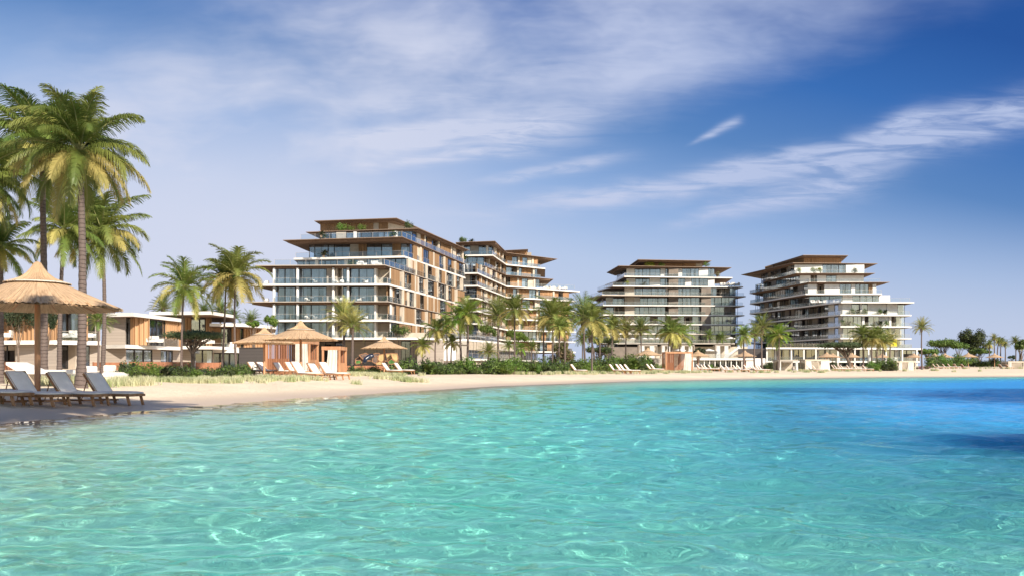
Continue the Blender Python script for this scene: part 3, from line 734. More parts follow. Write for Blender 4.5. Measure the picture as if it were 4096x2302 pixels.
def lounger(px, Y, label, group, kind='cab', rz=LDIR, s=1.0, dz=0, detail=True):
    """px is the foot of the back rest (the hinge)"""
    x = W(px, Y)[0]; t = thing('sun_lounger', label, 'sun lounger', (x, Y, gz(x, Y) + dz), rz, group, s); m = LM[kind]
    fr = part('frame', m['frame'], t); part('back_frame', m['back_frame'], t); part('seat_cushion', m['seat_cushion'], t)
    bc = part('back_cushion', m['back_cushion'], t)
    if detail: part('piping', m['piping'], bc); part('prop', m['prop'], t); part('runner', m['runner'], t)
    for lx in (.08, 1.10):
        for ly in (-.29, .29): part('leg', m['leg'], t, (lx, ly, 0))
    return t

# ------------------------------------------------------------------ dune grass
def grass_patch(pts, label, n=900, h=.38, key='palegrass', seed=1, wr=.6, name='dune_grass'):
    rng = random.Random(seed); mb = MB(); k = mb.mat(key)
    xs_ = []; cl = []
    for _ in range(max(6, n // 16)):
        px, Y, sx_, sy_ = pts[rng.randrange(len(pts))]; cl.append((W(px, Y)[0] + rng.gauss(0, sx_ * 1.3), Y + rng.gauss(0, sy_ * 1.3)))
    for _ in range(n):
        c_ = cl[int(rng.random() ** 1.4 * len(cl))]; xs_.append((c_[0] + rng.gauss(0, .17), c_[1] + rng.gauss(0, .15)))
    hz = height(np.array([p[0] for p in xs_]), np.array([p[1] for p in xs_]))
    for (x, y), z in zip(xs_, hz):
        for b_ in range(9):
            a = rng.random() * 6.28; L = h * rng.uniform(.5, 1.15); ln = rng.uniform(.1, .75) * L; w_ = .012
            bx = x + rng.uniform(-.07, .07); by = y + rng.uniform(-.07, .07); ca, sa = math.cos(a), math.sin(a); b = len(mb.v)
            mb.v += [(bx - sa * w_, by + ca * w_, z - .02), (bx + sa * w_, by - ca * w_, z - .02), (bx + ca * ln * .45 + sa * w_ * .7, by + sa * ln * .45 - ca * w_ * .7, z + L * .65), (bx + ca * ln * .45 - sa * w_ * .7, by + sa * ln * .45 + ca * w_ * .7, z + L * .65), (bx + ca * ln, by + sa * ln, z + L)]
            mb.f += [(b, b + 1, b + 2, b + 3), (b + 3, b + 2, b + 4)]; mb.mi += [k, k]
    o = mb.build(name); tag(o, label, 'grass', kind='stuff'); return o
# ------------------------------------------------------------------ building kit
def V2(p): return Vector((p[0], p[1]))
def frame_of(P0, P1):
    P0, P1 = V2(P0), V2(P1); d = P1 - P0; L = d.length; d.normalize(); n = Vector((-d.y, d.x))
    if n.dot((P0 + P1) / 2) < 0: n = -n          # inward: away from the bay
    return P0, d, n, L
def inset(poly, dist):
    c = sum((V2(p) for p in poly), Vector((0, 0))) / len(poly); out = []
    for p in poly:
        v = c - V2(p); out.append(tuple(V2(p) + v.normalized() * min(dist, v.length * .5)))
    return out
def slab(root, poly, z, kind='white', name='floor_slab', ins=1.2):
    """z = walking level; fascia kinds: white deep edge, thin knife edge, roof (brown, thin)"""
    mb = MB(); q = inset(poly, ins)
    if kind == 'white': mb.prism(poly, z - .42, z, 'fascia', 'stone', 'soffit')
    elif kind == 'beige': mb.prism(poly, z - .40, z, 'thin', 'stone', 'soffit')
    elif kind == 'thin':
        mb.prism(poly, z - .14, z, 'thin', 'stone', 'soffit'); mb.prism(q, z - .50, z - .141, 'soffit', 'soffit', 'soffit')
    elif kind == 'roof':
        mb.prism(poly, z - .10, z + .02, 'bronze', 'stone', 'soffit'); mb.prism(q, z - .48, z - .101, 'soffit', 'soffit', 'soffit')
    elif kind == 'grey': mb.prism(poly, z - .40, z, 'greybeige', 'stone', 'taupe')
    return mb.build(name, root)
def pleats(mb, A, d, n, a, b, off, z0, z1, key, rng, amp=.06, flare=0):
    N = max(4, int((b - a) / .16)); k = mb.mat(key); bb = len(mb.v); mid = (a + b) / 2
    for i in range(N + 1):
        u = a + (b - a) * i / N; o = off + (amp if i % 2 else -amp) * rng.uniform(.6, 1.2)
        mb.v.append((A.x + d.x * u + n.x * o, A.y + d.y * u + n.y * o, z1))
        u2 = u + (u - mid) * flare; o2 = o * 1 + rng.uniform(-.02, .02)
        mb.v.append((A.x + d.x * u2 + n.x * o2, A.y + d.y * u2 + n.y * o2, z0))
    for i in range(N): mb.f.append((bb + 2 * i, bb + 2 * i + 1, bb + 2 * i + 3, bb + 2 * i + 2)); mb.mi.append(k)
PAL = {'warm': dict(wall='beige', col='beige', wood='wood', w=dict(wood=.50, glass=.24, wall=.10, dark=.16)),
       'warmfront': dict(wall='greybeige', col='white', wood='wood', w=dict(sheer=.25, glass=.62, wall=.13)),
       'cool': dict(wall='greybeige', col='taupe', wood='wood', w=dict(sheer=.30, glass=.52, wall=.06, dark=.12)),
       'shade': dict(wall='taupe', col='darkint', wood='wood', w=dict(glass=.62, wall=.06, dark=.32)),  # darker wall and column colours stand in for shade on sunless facades
       'coolwhite': dict(wall='white', col='white', wood='wood', w=dict(sheer=.30, glass=.38, wall=.25, dark=.07)),
       'right': dict(wall='beige', col='beige', wood='wood2', w=dict(wood=.5, glass=.28, wall=.12, dark=.10)),
       'villa': dict(wall='concrete', col='dark', wood='wood2', w=dict(glass=.55, wood=.35, wall=.10))}
def bay(root, A, d, n, a, b, z0, z1, typ, pal, rng, bw=None):
    P = PAL[pal]; H = z1 - z0
    if typ in ('glass', 'dark', 'sheer'):
        fr = MB(); t = .05
        for u in (a + t, b - t): fr.obox(A, d, n, u - t, u + t, .0, .12, z0 + .002, z1 - .002, 'dark')
        fr.obox(A, d, n, a + 2 * t, b - 2 * t, .0, .12, z1 - .13, z1 - .01, 'dark'); fr.obox(A, d, n, a + 2 * t, b - 2 * t, .0, .12, z0 + .01, z0 + .07, 'dark')
        nm = max(1, int(round((b - a) / 1.7)))
        for i in range(1, nm):
            u = a + (b - a) * i / nm; fr.obox(A, d, n, u - .03, u + .03, .01, .11, z0 + .071, z1 - .131, 'dark')
        w = fr.build('window', root)
        if typ != 'dark' or rng.random() < .5:
            g = MB(); g.obox(A, d, n, a + 2 * t, b - 2 * t, .05, .07, z0 + .071, z1 - .131, 'glass'); g.build('pane', w)
        r = rng.random() if typ == 'glass' else ((.4 if rng.random() < .6 else 0) if typ == 'sheer' else 1)
        if r < .72:
            c = MB(); L = b - a
            if r < .3: c2 = MB(); pleats(c2, A, d, n, a + .1, a + L * rng.uniform(.25, .5), .38, z0 + .03, z1 - .14, 'curtain', rng); c2.build('curtain', w); pleats(c, A, d, n, b - L * rng.uniform(.2, .4), b - .1, .38, z0 + .03, z1 - .14, 'curtain', rng)
            elif r < .55: pleats(c, A, d, n, a + .1, a + L * rng.uniform(.5, .95), .38, z0 + .03, z1 - .14, 'curtain', rng)
            else: pleats(c, A, d, n, b - L * rng.uniform(.3, .6), b - .1, .38, z0 + .03, z1 - .14, 'curtain', rng)
            c.build('curtain', w)
    elif typ == 'wood':
        if pal in ('warm', 'right') and rng.random() < .45: A = A + n * rng.choice((.35, .6, .9))
        mb = MB(); mb.obox(A, d, n, a + .02, b - .02, .0, .06, z0 + .003, z1 - .003, P['wood'])
        k = max(2, int((b - a) / .5))
        for i in range(k + 1):
            u = a + .05 + (b - a - .1) * i / k; mb.obox(A, d, n, u - .04, u + .04, -.22, -.001, z0 + .05, z1 - .05, P['wood'])
        mb.build('wood_screen', root)
    elif typ == 'wall':
        mb = MB(); mb.obox(A, d, n, a, b, -.02, .3, z0 + .001, z1 - .001, P['wall']); mb.build('wall', root)
    elif typ == 'pier':
        mb = MB(); mb.obox(A, d, n, a, b, -.35, .4, z0 + .001, z1 - .001, P['col']); mb.build('pier', root)
    elif typ == 'loggia':
        mb = MB(); mb.obox(A, d, n, a, a + .2, .0, 2.4, z0 + .001, z1 - .001, 'beige'); mb.obox(A, d, n, b - .2, b, .0, 2.4, z0 + .001, z1 - .001, 'white')
        mb.obox(A, d, n, a + .2, b - .2, 2.2, 2.4, z0 + .001, z1 - .001, 'beige'); mb.build('wall', root)
def segwall(root, P0, P1, z0, z1, pal, rng, spec=None, bw=3.0, inter=3.2, pierevery=3, fixed=None):
    """spec: list of (type, fraction) or None for a random rhythm"""
    A, d, n, L = frame_of(P0, P1)
    if fixed is None:
        fixed = []
        if spec:
            tot = sum(f for _, f in spec); u = 0
            for tp, f in spec: fixed.append((tp, u, u + f / tot * L)); u += f / tot * L
        else:
            k = max(1, int(round(L / bw))); u = 0; w = PAL[pal]['w']; ks = list(w); ws = [w[q] for q in ks]
            cuts = [0] + sorted(min(.95, max(.05, (i + rng.uniform(-.22, .22)) / k)) for i in range(1, k)) + [1]
            for i in range(k):
                a_, b_ = cuts[i] * L, cuts[i + 1] * L; tp = rng.choices(ks, ws)[0]
                if pierevery and i % pierevery == pierevery - 1 and b_ - a_ > 1.3: fixed.append(('pier', a_, a_ + .7)); a_ += .7
                fixed.append((tp, a_, b_))
    for tp, a_, b_ in fixed: bay(root, A, d, n, a_, b_, z0, z1, tp, pal, rng)
    if inter:   # the rooms behind: back wall and a few partitions
        mb = MB(); mb.obox(A, d, n, 0, L, inter, inter + .2, z0 + .002, z1 - .002, 'inter')
        u = 4 + rng.random() * 2
        while u < L - 3:
            mb.obox(A, d, n, u, u + .15, .5, inter - .002, z0 + .002, z1 - .002, 'inter'); u += rng.uniform(5, 8)
        for u in (rng.uniform(0, L * .5), rng.uniform(L * .5, L - 1.5)):
            mb.obox(A, d, n, u, u + min(1.4, L * .3), inter - .06, inter - .01, z0 + .01, z1 - .5, 'darkint')
        mb.build('interior_wall', root)
def balustrade(root, pts, z, h=1.1, off=.18, key='rail'):
    mb = MB(); cap = MB()
    for P0, P1 in zip(pts[:-1], pts[1:]):
        A, d, n, L = frame_of(P0, P1)
        mb.obox(A, d, n, .1, L - .1, off, off + .025, z, z + h, key)
        cap.obox(A, d, n, .1, L - .1, off - .01, off + .035, z + h, z + h + .03, 'thin')
        k = max(1, int(L / 3))
        for i in range(k + 1): cap.obox(A, d, n, .1 + (L - .25) * i / k, .14 + (L - .25) * i / k, off - .012, off + .04, z + .001, z + h, 'thin')
    o = mb.build('balustrade', root); cap.build('handrail', o); return o
def tower(label, levels, group, seed, back=24):
    """levels: dict(z, zt, wall=[(px,Y)..], pal=[..] per segment, slab=[(px,Y)..] front edge, sk kind, bal=[..], specs)"""
    rng = random.Random(seed); ys_ = [p[1] for lv in levels for p in lv['slab']]
    root = thing('apartment_tower', label, 'building', (0, 0, 0), 0, group)
    for lv in levels:
        if lv.get('slab'):
            fr = [W(*p) for p in lv['slab']]; bk = [W(*p) for p in lv['back']]
            slab(root, fr + bk, lv['z'], lv.get('sk', 'white'), 'roof' if lv.get('roof') else 'floor_slab', lv.get('ins', 1.2))
        if lv.get('wall'):
            wl = [W(*p) for p in lv['wall']]; z1 = lv['zt'] - .44
            for i, (a, b) in enumerate(zip(wl[:-1], wl[1:])):
                sp = lv.get('specs', {}).get(i)
                segwall(root, a, b, lv['z'], z1, lv['pal'][i], rng, sp, lv.get('bw', 3.0), pierevery=lv.get('pe', 3), inter=lv.get('inter', 3.2))
            # closed core behind the rooms
            pts = []
            for i, p in enumerate(wl):
                q = V2(p); nn = Vector((0, 0))
                for j in (i - 1, i):
                    if 0 <= j < len(wl) - 1: nn += frame_of(wl[j], wl[j + 1])[2]
                pts.append(tuple(q + nn.normalized() * 4.2))
            core = pts + [W(*p) for p in lv['cback']] if lv.get('cback') else None
            if core:
                mb = MB(); mb.prism(core, lv['z'] + .003, z1 - .003, lv.get('coremat', 'greybeige')); mb.build('core_wall', root)
        for b in lv.get('bal', []): balustrade(root, [W(*p) for p in b], lv['z'])
        for px, Y in lv.get('cols', []):
            x, y = W(px, Y); mb = MB(); mb.tube([(x, y, lv['z'] + .001), (x, y, lv['zt'] - .44)], [.26, .26], 'white', 14); mb.build('column', root, smooth=True)
    return root
TG = 'apartment towers around the bay'

# ---- tower nearest to the viewer
L1 = []
zs = [7.1, 10.65, 14.2, 17.7, 21.35]
fspec = [('glass', 20), ('sheer', 18), ('glass', 26), ('sheer', 26), ('wall', 16), ('loggia', 11), ('glass', 27), ('sheer', 26), ('pier', 3), ('loggia', 24)]
tips = [1120, 1090, 982, 1000]
for i in range(4):
    z = zs[i]; lv = dict(z=z, zt=zs[i + 1], wall=[(1092, 175), (1563, 174.5), (1855, 228)], pal=['warmfront', 'warm'], slab=[(tips[i], 173), (1552, 172), (1866, 232)],
              back=[(1780, 240), (1200, 200)], cback=[(1800, 238), (1200, 200)], sk=['white', 'white', 'thin', 'white'][i], specs={0: fspec}, bw=1.6, pe=5,
              bal=[[(1095, 173), (1552, 172)], [(1552, 172), (1866, 232)]], cols=[(1190, 173.6), (1096, 173.8), (1333, 173.6), (1392, 173.6)], ins=1.6)
    if i == 0: lv['slab'][-1] = (1760, 206); 
    L1.append(lv)
L1[0]['slab'] = [(1140, 173), (1552, 172), (1866, 232)]
L1.append(dict(z=21.35, zt=24.9, wall=[(1190, 192), (1632, 187), (1855, 229)], pal=['warmfront', 'warm'], slab=[(1020, 173), (1540, 172), (1866, 232)], back=[(1780, 240), (1150, 200)], cback=[(1800, 238), (1230, 214)],
               sk='thin', bal=[[(1095, 173), (1540, 172)], [(1540, 172), (1866, 232)]], bw=2.4, ins=1.6))
L1.append(dict(z=24.9, zt=28.5, wall=[(1237, 192), (1640, 190), (1855, 230)], pal=['warmfront', 'warm'], slab=[(1175, 190), (1617, 186), (1862, 230)], back=[(1780, 240), (1215, 206)], cback=[(1800, 238), (1300, 214)],
               sk='white', bal=[[(1180, 190), (1617, 186)], [(1617, 186), (1862, 230)]], bw=2.2, pe=4, specs={0: [('glass', 9), ('glass', 22), ('sheer', 10), ('dark', 26), ('wall', 14), ('wood', 13), ('dark', 24), ('glass', 18), ('wood', 13), ('glass', 15)]}))
L1.append(dict(z=28.5, zt=32.1, wall=[(1300, 198), (1650, 196), (1855, 231)], pal=['warmfront', 'warm'], slab=[(1131, 188), (1610, 183), (1862, 231)], back=[(1780, 240), (1235, 206)], cback=[(1800, 238), (1330, 214)],
               sk='roof', bal=[[(1200, 187.3), (1610, 183.2)], [(1610, 183), (1862, 231)]], bw=2.2, pe=4))
L1.append(dict(z=32.1, zt=35.9, wall=[(1282, 207), (1553, 205), (1680, 216)], pal=['warmfront', 'warm'], slab=[(1223, 200), (1676, 194.5), (1878, 231)], back=[(1800, 240), (1290, 212)], cback=[(1700, 236), (1340, 222)],
               sk='roof', roof=True, specs={0: [('wood', 9), ('wood', 20), ('wood', 20), ('wood', 20), ('wall', 7), ('wood', 12)], 1: [('wall', 1)]}, inter=0))
L1.append(dict(z=35.5, slab=[(1257, 205), (1586, 201), (1735, 226)], back=[(1700, 236), (1330, 222)], sk='roof', roof=True, ins=2.0, zt=39))
T1 = tower('nearest and tallest-looking apartment tower with stepped white slabs, wooden right side and brown overhanging roofs', L1, TG, 5)

# ---- second tower, angled wings, behind the first
L2 = []
z2 = [6.8, 10.3, 13.8, 17.35, 20.9, 24.45, 28.0, 31.5, 35.05, 38.6]
for i in range(9):
    z = z2[i]
    wr = 2277 if i <= 5 else (2158 if i == 6 else 2150)
    yr = 303.5 if i <= 5 else 297
    if i <= 6: cx, cy = 1911, 248.5
    else: cx, cy = (1940, 263) if i == 7 else (1972, 264)
    tip = (2302, 304.5) if i < 6 else ((2319, 306) if i == 6 else ((2214, 300) if i == 7 else (2181, 298)))
    lf = (1800, cy + 1)
    L2.append(dict(z=z, zt=z2[i + 1], wall=[(1790, cy + 2.5), (cx - 4, cy + 2), (2022, 290), (wr, yr)], pal=['warmfront', 'warm', 'right'], slab=[(1785, cy), (cx, cy - 1.5), (2026, 286.5), tip],
                   back=[(2180, 325), (1830, 300)], cback=[(wr - 12, yr + 14), (1830, 300)], sk='white' if i not in (7,) else 'roof', bw=2.3, pe=3, ins=1.4,
                   bal=[[(1790, cy), (cx, cy - 1.5), (2026, 286.5)], [(2030, 286.8), ((wr + 14) if i != 6 else 2300, yr + .3)]]))
L2.append(dict(z=38.6, zt=42.6, wall=[(2000, 312), (2108, 308)], pal=['right'], slab=[(1822, 262), (1980, 259), (2028, 285), (2230, 302)], back=[(2150, 322), (1850, 300)], cback=[(2106, 325), (1990, 325)],
               sk='roof', roof=True, inter=0, specs={0: [('wood', 1), ('wood', 1), ('wood', 1), ('wood', 1)]}, ins=2.2, coremat='beige'))
L2.append(dict(z=42.5, zt=44, slab=[(1985, 310), (2112, 306)], back=[(2110, 328), (1990, 328)], sk='roof', roof=True, ins=.6))
T2 = tower('brown and beige apartment tower with angled wings standing just behind the nearest tower', L2, TG, 11)

# ---- third tower: frontal, right part in shade
L3 = []
z3 = [6.9, 10.6, 14.1, 17.6, 21.1, 24.65, 28.2, 31.75, 35.3, 39.0]
for i in range(9):
    z = z3[i]
    if i <= 5: lw, rw = (2424, 331), (2951, 331)
    elif i == 6: lw, rw = (2505, 331), (2951, 331)
    else: lw, rw = (2506, 331), (2858, 331)
    lt = {6: (2408, 323), 7: (2451, 326), 8: (2497, 326)}.get(i, (2412, 326)); lb = {5: (2362, 346), 6: (2346, 341), 7: (2389, 347), 8: (2462, 345)}.get(i, (2385, 346))
    rt = {6: (2983, 330), 7: (2973, 330), 8: (2930, 331)}.get(i, (2978, 330))
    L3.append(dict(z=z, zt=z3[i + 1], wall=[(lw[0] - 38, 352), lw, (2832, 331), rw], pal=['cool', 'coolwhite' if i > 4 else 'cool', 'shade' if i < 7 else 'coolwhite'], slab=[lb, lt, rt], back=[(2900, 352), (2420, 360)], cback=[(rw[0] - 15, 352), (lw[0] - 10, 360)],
                   sk='white' if i not in (6,) else 'beige', bw=3.2, pe=0, bal=[[lb, lt], [lt, (rt[0] - (48 if i == 8 else 6), rt[1])]], ins=1.5))
    # front piers: left one beige, the others toned darker to stand in for shade
    L3[-1]['piers'] = [2517 if i <= 6 else None, 2692, 2822 if i <= 6 else None]
L3.append(dict(z=39.0, zt=42, wall=[(2530, 350), (2585, 338), (2808, 338)], pal=['warm', 'right'], slab=[(2426, 349), (2474, 325), (2927, 331)], back=[(2880, 352), (2460, 360)], cback=[(2806, 352), (2545, 360)],
               sk='roof', roof=True, inter=0, specs={0: [('wood', 1)], 1: [('wood', 2), ('wood', 2), ('wood', 2), ('wood', 2), ('wall', 1)]}, ins=2.2))
L3.append(dict(z=41.8, zt=44, slab=[(2512, 352), (2552, 329), (2846, 333)], back=[(2800, 356), (2535, 362)], sk='roof', roof=True, ins=1.6))
T3 = tower('pale mid-distance apartment tower, third from the left, its right half in deep shade', L3, TG, 21)
for lv in L3[:9]:
    for p in lv['piers']:
        if p:
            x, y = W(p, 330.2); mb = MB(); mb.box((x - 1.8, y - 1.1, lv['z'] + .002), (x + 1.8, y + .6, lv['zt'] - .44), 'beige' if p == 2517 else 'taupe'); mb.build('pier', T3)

# ---- fourth tower: dark left side, bright right front
L4 = []
z4 = [6.6, 10.3, 13.85, 17.4, 21.2, 24.8, 28.4, 32.0, 35.6]
for i in range(8):
    z = z4[i]; zt = z4[i + 1]
    if i <= 3:
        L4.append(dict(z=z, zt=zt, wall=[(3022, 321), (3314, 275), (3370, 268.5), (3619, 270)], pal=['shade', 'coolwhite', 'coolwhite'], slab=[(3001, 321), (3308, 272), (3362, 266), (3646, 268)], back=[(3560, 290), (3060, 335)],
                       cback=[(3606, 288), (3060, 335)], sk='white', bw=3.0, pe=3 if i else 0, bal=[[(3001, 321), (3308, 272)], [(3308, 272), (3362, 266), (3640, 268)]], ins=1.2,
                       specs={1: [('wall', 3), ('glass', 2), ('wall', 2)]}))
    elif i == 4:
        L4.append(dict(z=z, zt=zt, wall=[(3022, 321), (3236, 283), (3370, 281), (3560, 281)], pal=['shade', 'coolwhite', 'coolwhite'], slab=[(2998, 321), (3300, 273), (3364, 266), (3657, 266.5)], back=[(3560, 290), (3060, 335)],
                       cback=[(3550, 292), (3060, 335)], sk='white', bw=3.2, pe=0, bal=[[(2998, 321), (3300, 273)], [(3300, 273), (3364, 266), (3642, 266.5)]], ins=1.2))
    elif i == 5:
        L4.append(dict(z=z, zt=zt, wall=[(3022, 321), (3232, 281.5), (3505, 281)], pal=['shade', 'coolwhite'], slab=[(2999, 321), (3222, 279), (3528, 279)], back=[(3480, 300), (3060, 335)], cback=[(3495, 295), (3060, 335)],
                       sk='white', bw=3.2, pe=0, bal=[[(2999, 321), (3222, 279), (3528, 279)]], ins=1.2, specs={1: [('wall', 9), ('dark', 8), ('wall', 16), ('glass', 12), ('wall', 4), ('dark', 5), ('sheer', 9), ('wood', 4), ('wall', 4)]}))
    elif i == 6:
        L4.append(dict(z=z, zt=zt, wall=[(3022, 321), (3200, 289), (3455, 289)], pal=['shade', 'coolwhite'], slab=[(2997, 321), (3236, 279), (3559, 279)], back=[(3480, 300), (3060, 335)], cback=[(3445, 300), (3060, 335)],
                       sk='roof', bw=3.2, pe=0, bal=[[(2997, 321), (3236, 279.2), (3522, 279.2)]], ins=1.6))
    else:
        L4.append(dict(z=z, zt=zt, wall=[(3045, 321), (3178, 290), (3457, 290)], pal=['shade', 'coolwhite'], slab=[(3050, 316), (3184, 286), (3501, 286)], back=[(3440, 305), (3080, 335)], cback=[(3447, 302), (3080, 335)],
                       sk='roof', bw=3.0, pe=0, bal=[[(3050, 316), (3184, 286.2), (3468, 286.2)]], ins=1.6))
L4.append(dict(z=35.6, zt=39.0, wall=[(3062, 325), (3217, 297), (3364, 297)], pal=['warm', 'right'], slab=[(2964, 325), (3171, 288), (3511, 290)], back=[(3440, 312), (3050, 340)], cback=[(3362, 312), (3100, 340)], sk='roof', roof=True, inter=0,
               specs={0: [('wood', 1)] * 5, 1: [('wood', 1)] * 5}, ins=2.2))
L4.append(dict(z=38.8, zt=40, slab=[(3060, 327), (3213, 293), (3393, 294)], back=[(3362, 314), (3100, 342)], sk='roof', roof=True, ins=.7))
T4 = tower('rightmost apartment tower with dark left side and bright white balconies on the right', L4, TG, 31)

# ------------------------------------------------------------------ podiums and low buildings
def lowbuild(name, label, cat, build): r = thing(name, label, cat); build(r); return r
def b1(r):
    rng = random.Random(3)
    slab(r, [W(1140, 171.2), W(1705, 171.2), W(1866, 180), W(2000, 201), W(2060, 225), W(1900, 245), W(1180, 200)], 7.08 - .003, 'white', 'roof')
    z0 = .6
    for a, b, sp in (((1370, 181), (1540, 181), [('wall', 1)]), ((1540, 180), (1578, 180), [('wall', 1)])): segwall(r, W(*a), W(*b), z0, 6.6, 'villa', rng, sp, inter=0)
    segwall(r, W(1150, 184), W(1380, 184), z0, 6.6, 'villa', rng, [('dark', 1)] * 6)
    segwall(r, W(1578, 177), W(1669, 177), z0, 6.6, 'villa', rng, [('wall', 2), ('glass', 3), ('wall', 2)], inter=2)
    segwall(r, W(1669, 174), W(1775, 174), z0, 6.6, 'villa', rng, [('wall', 1)], inter=0)
    mb = MB(); A, d, n, L = frame_of(W(1775, 174), W(1870, 180)); mb.obox(A, d, n, 0, L * .55, .3, .5, 2.6, 5.9, 'white'); mb.obox(A, d, n, L * .56, L, .2, .5, 2.6, 5.9, 'greybeige'); mb.obox(A, d, n, 0, L, -.05, .5, .5, 2.599, 'taupe'); mb.obox(A, d, n, 0, L, -.2, .6, 5.9, 6.65, 'greybeige'); mb.build('wall', r)
    # fins on the curved wing
    path = [(1870, 181), (1940, 190), (2000, 201), (2070, 216), (2150, 235)]
    for (za, zb_, key) in ((4.9, 6.6, 'beige'), (.7, 2.75, 'beige')):
        f = MB()
        for a, b in zip(path[:-1], path[1:]):
            A, d, n, L = frame_of(W(*a), W(*b)); 
            if za > 4 and a[0] > 2010: continue
            u = 0
            while u < L: f.obox(A, d, n, u, u + .28, 0, .7, za, zb_, key); u += rng.choice((.62, .8, 1.15))
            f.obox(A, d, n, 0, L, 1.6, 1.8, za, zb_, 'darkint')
        f.build('fin_screen', r)
    for a, b in zip(path[:-1], path[1:]): segwall(r, W(*a), W(*b), 3.1, 4.9 if a[0] < 2010 else 5.2, 'villa', rng, [('glass', 1)] * 3, inter=2.5)
    slab(r, [W(1866, 179.5), W(1940, 188.5), W(2000, 199.5), W(2070, 214.5), W(2156, 233), W(2150, 250), W(1880, 210)], 3.1, 'white', 'floor_slab', .5)
    slab(r, [W(1996, 199.5), W(2070, 214), W(2156, 233), W(2150, 250), W(2000, 230)], 5.55, 'grey', 'roof', .5)
    balustrade(r, [W(1868, 180), W(1940, 189), W(2000, 200), W(2070, 215)], 3.1); balustrade(r, [W(1710, 172), W(1866, 181), W(1998, 202)], 7.08)
    mb = MB(); mb.obox(*frame_of(W(1575, 172), W(1640, 172))[:3], 0, 3.2, .3, 1.2, 7.081, 8.3, 'stone'); mb.obox(*frame_of(W(1600, 171.8), W(1700, 172))[:3], 0, 5.4, .2, 1.1, 7.082, 8.05, 'beige'); mb.build('planter_wall', r)
    mb = MB()
    for px in (1460, 1508, 1545, 1595, 1640, 1655, 1690): x, y = W(px, 171.8); mb.tube([(x, y, .3), (x, y, 6.66)], [.06, .06], 'dark', 6)
    mb.build('post', r)
    mb = MB(); A, d, n, L = frame_of(W(1540, 170), W(1660, 170)); mb.obox(A, d, n, 0, L, 0, .05, 2.55, 2.62, 'dark'); mb.obox(A, d, n, L * .25, L * .26, 0, .05, .5, 2.549, 'dark'); mb.build('railing', r)
lowbuild('podium_building', 'low concrete podium under the nearest tower with long white roof edge and curved finned wing', 'building', b1)

def villa(label, segs, roofpoly, zfloor, zroof, z0, floorpoly, segs0, seed, extra=None):
    rng = random.Random(seed); r = thing('villa', label, 'house', (0, 0, 0), 0, 'low villas behind the beach')
    slab(r, [W(*p) for p in roofpoly], zroof + .35, 'white', 'roof')
    slab(r, [W(*p) for p in floorpoly], zfloor, 'white', 'floor_slab')
    for a, b, sp in segs: segwall(r, W(*a), W(*b), zfloor, zroof - .07, 'villa', rng, sp, inter=2.5)
    for a, b, sp in segs0: segwall(r, W(*a), W(*b), z0, zfloor - .42, 'villa', rng, sp, inter=2.5)
    for pts in (extra or []): balustrade(r, [W(*p) for p in pts], zfloor, .95)
    return r
villa('villa with blank board-marked concrete left wall and tall wood shutters, nearest behind the red fence',
      [((412, 100), (500, 100), [('wall', 1)]), ((500, 100.5), (536, 100.5), [('dark', 2), ('wood', 1)]), ((536, 100.5), (594, 102), [('wood', 1)]), ((594, 102.5), (722, 111), [('glass', 3), ('glass', 3), ('wood', 4), ('wood', 2)])],
      [(300, 100), (533, 98), (727, 110), (727, 122), (400, 116)], 3.75, 6.95, .7, [(400, 100.4), (500, 98.6), (724, 109.5), (724, 121), (400, 116)],
      [((412, 100.2), (500, 100.2), [('wall', 1)]), ((502, 101), (722, 112), [('glass', 2), ('glass', 2), ('glass', 2), ('wall', 2), ('glass', 3), ('wall', 2)])], 4, [[(600, 101.5), (722, 110)]])
villa('villa with a deep flat roof, second behind the red fence, partly behind the spreading acacia',
      [((640, 122), (740, 122), [('wood', 1), ('wall', 1)]), ((740, 122), (845, 124), [('wood', 2), ('glass', 3), ('glass', 2), ('wood', 2)])],
      [(598, 117), (842, 116), (938, 124), (938, 136), (640, 136)], 4.1, 8.25, .8, [(725, 119), (842, 119.5), (957, 127), (950, 136), (720, 134)],
      [((728, 121), (850, 122), [('wall', 2), ('glass', 2), ('glass', 2)])], 5, [[(740, 120), (842, 120.5)]])
villa('villa with wooden upper storey farthest right behind the red fence, beside the grey wall',
      [((842, 126), (925, 127), [('wood', 3), ('glass', 2), ('dark', 1)]), ((925, 127), (1065, 133), [('wood', 2), ('glass', 1), ('wood', 3), ('wood', 2), ('glass', 1)])],
      [(838, 122), (966, 123), (1105, 131), (1100, 145), (850, 142)], 3.7, 7.0, .8, [(842, 123.5), (925, 124), (1065, 131), (1060, 142), (850, 140)],
      [((842, 125.5), (1065, 132), [('glass', 2), ('glass', 2), ('glass', 2), ('wall', 2), ('glass', 2), ('wall', 2)])], 6, [[(850, 124.5), (925, 125)]])
villa('villa at the left edge behind the big thatched parasol, with glazed balcony and wooden blades',
      [((-60, 92), (85, 92), [('glass', 2), ('wood', 2), ('wood', 1)]), ((85, 92), (215, 90), [('wood', 2), ('wall', 1), ('wood', 2)]), ((215, 90), (236, 90), [('wood', 1)]), ((240, 91), (352, 91), [('glass', 1)] * 3), ((334, 90), (352, 90), [('wood', 1)])],
      [(-80, 89), (165, 88), (352, 90), (352, 104), (-80, 108)], 3.9, 7.7, .7, [(-80, 89), (215, 88), (402, 91), (402, 104), (-80, 108)],
      [((-60, 91), (30, 91), [('dark', 1)]), ((62, 90), (228, 88.6), [('wall', 1)]), ((228, 91), (402, 92), [('glass', 2), ('glass', 2), ('glass', 2), ('wall', 2)])], 7, [[(236, 89), (400, 91.2)]])

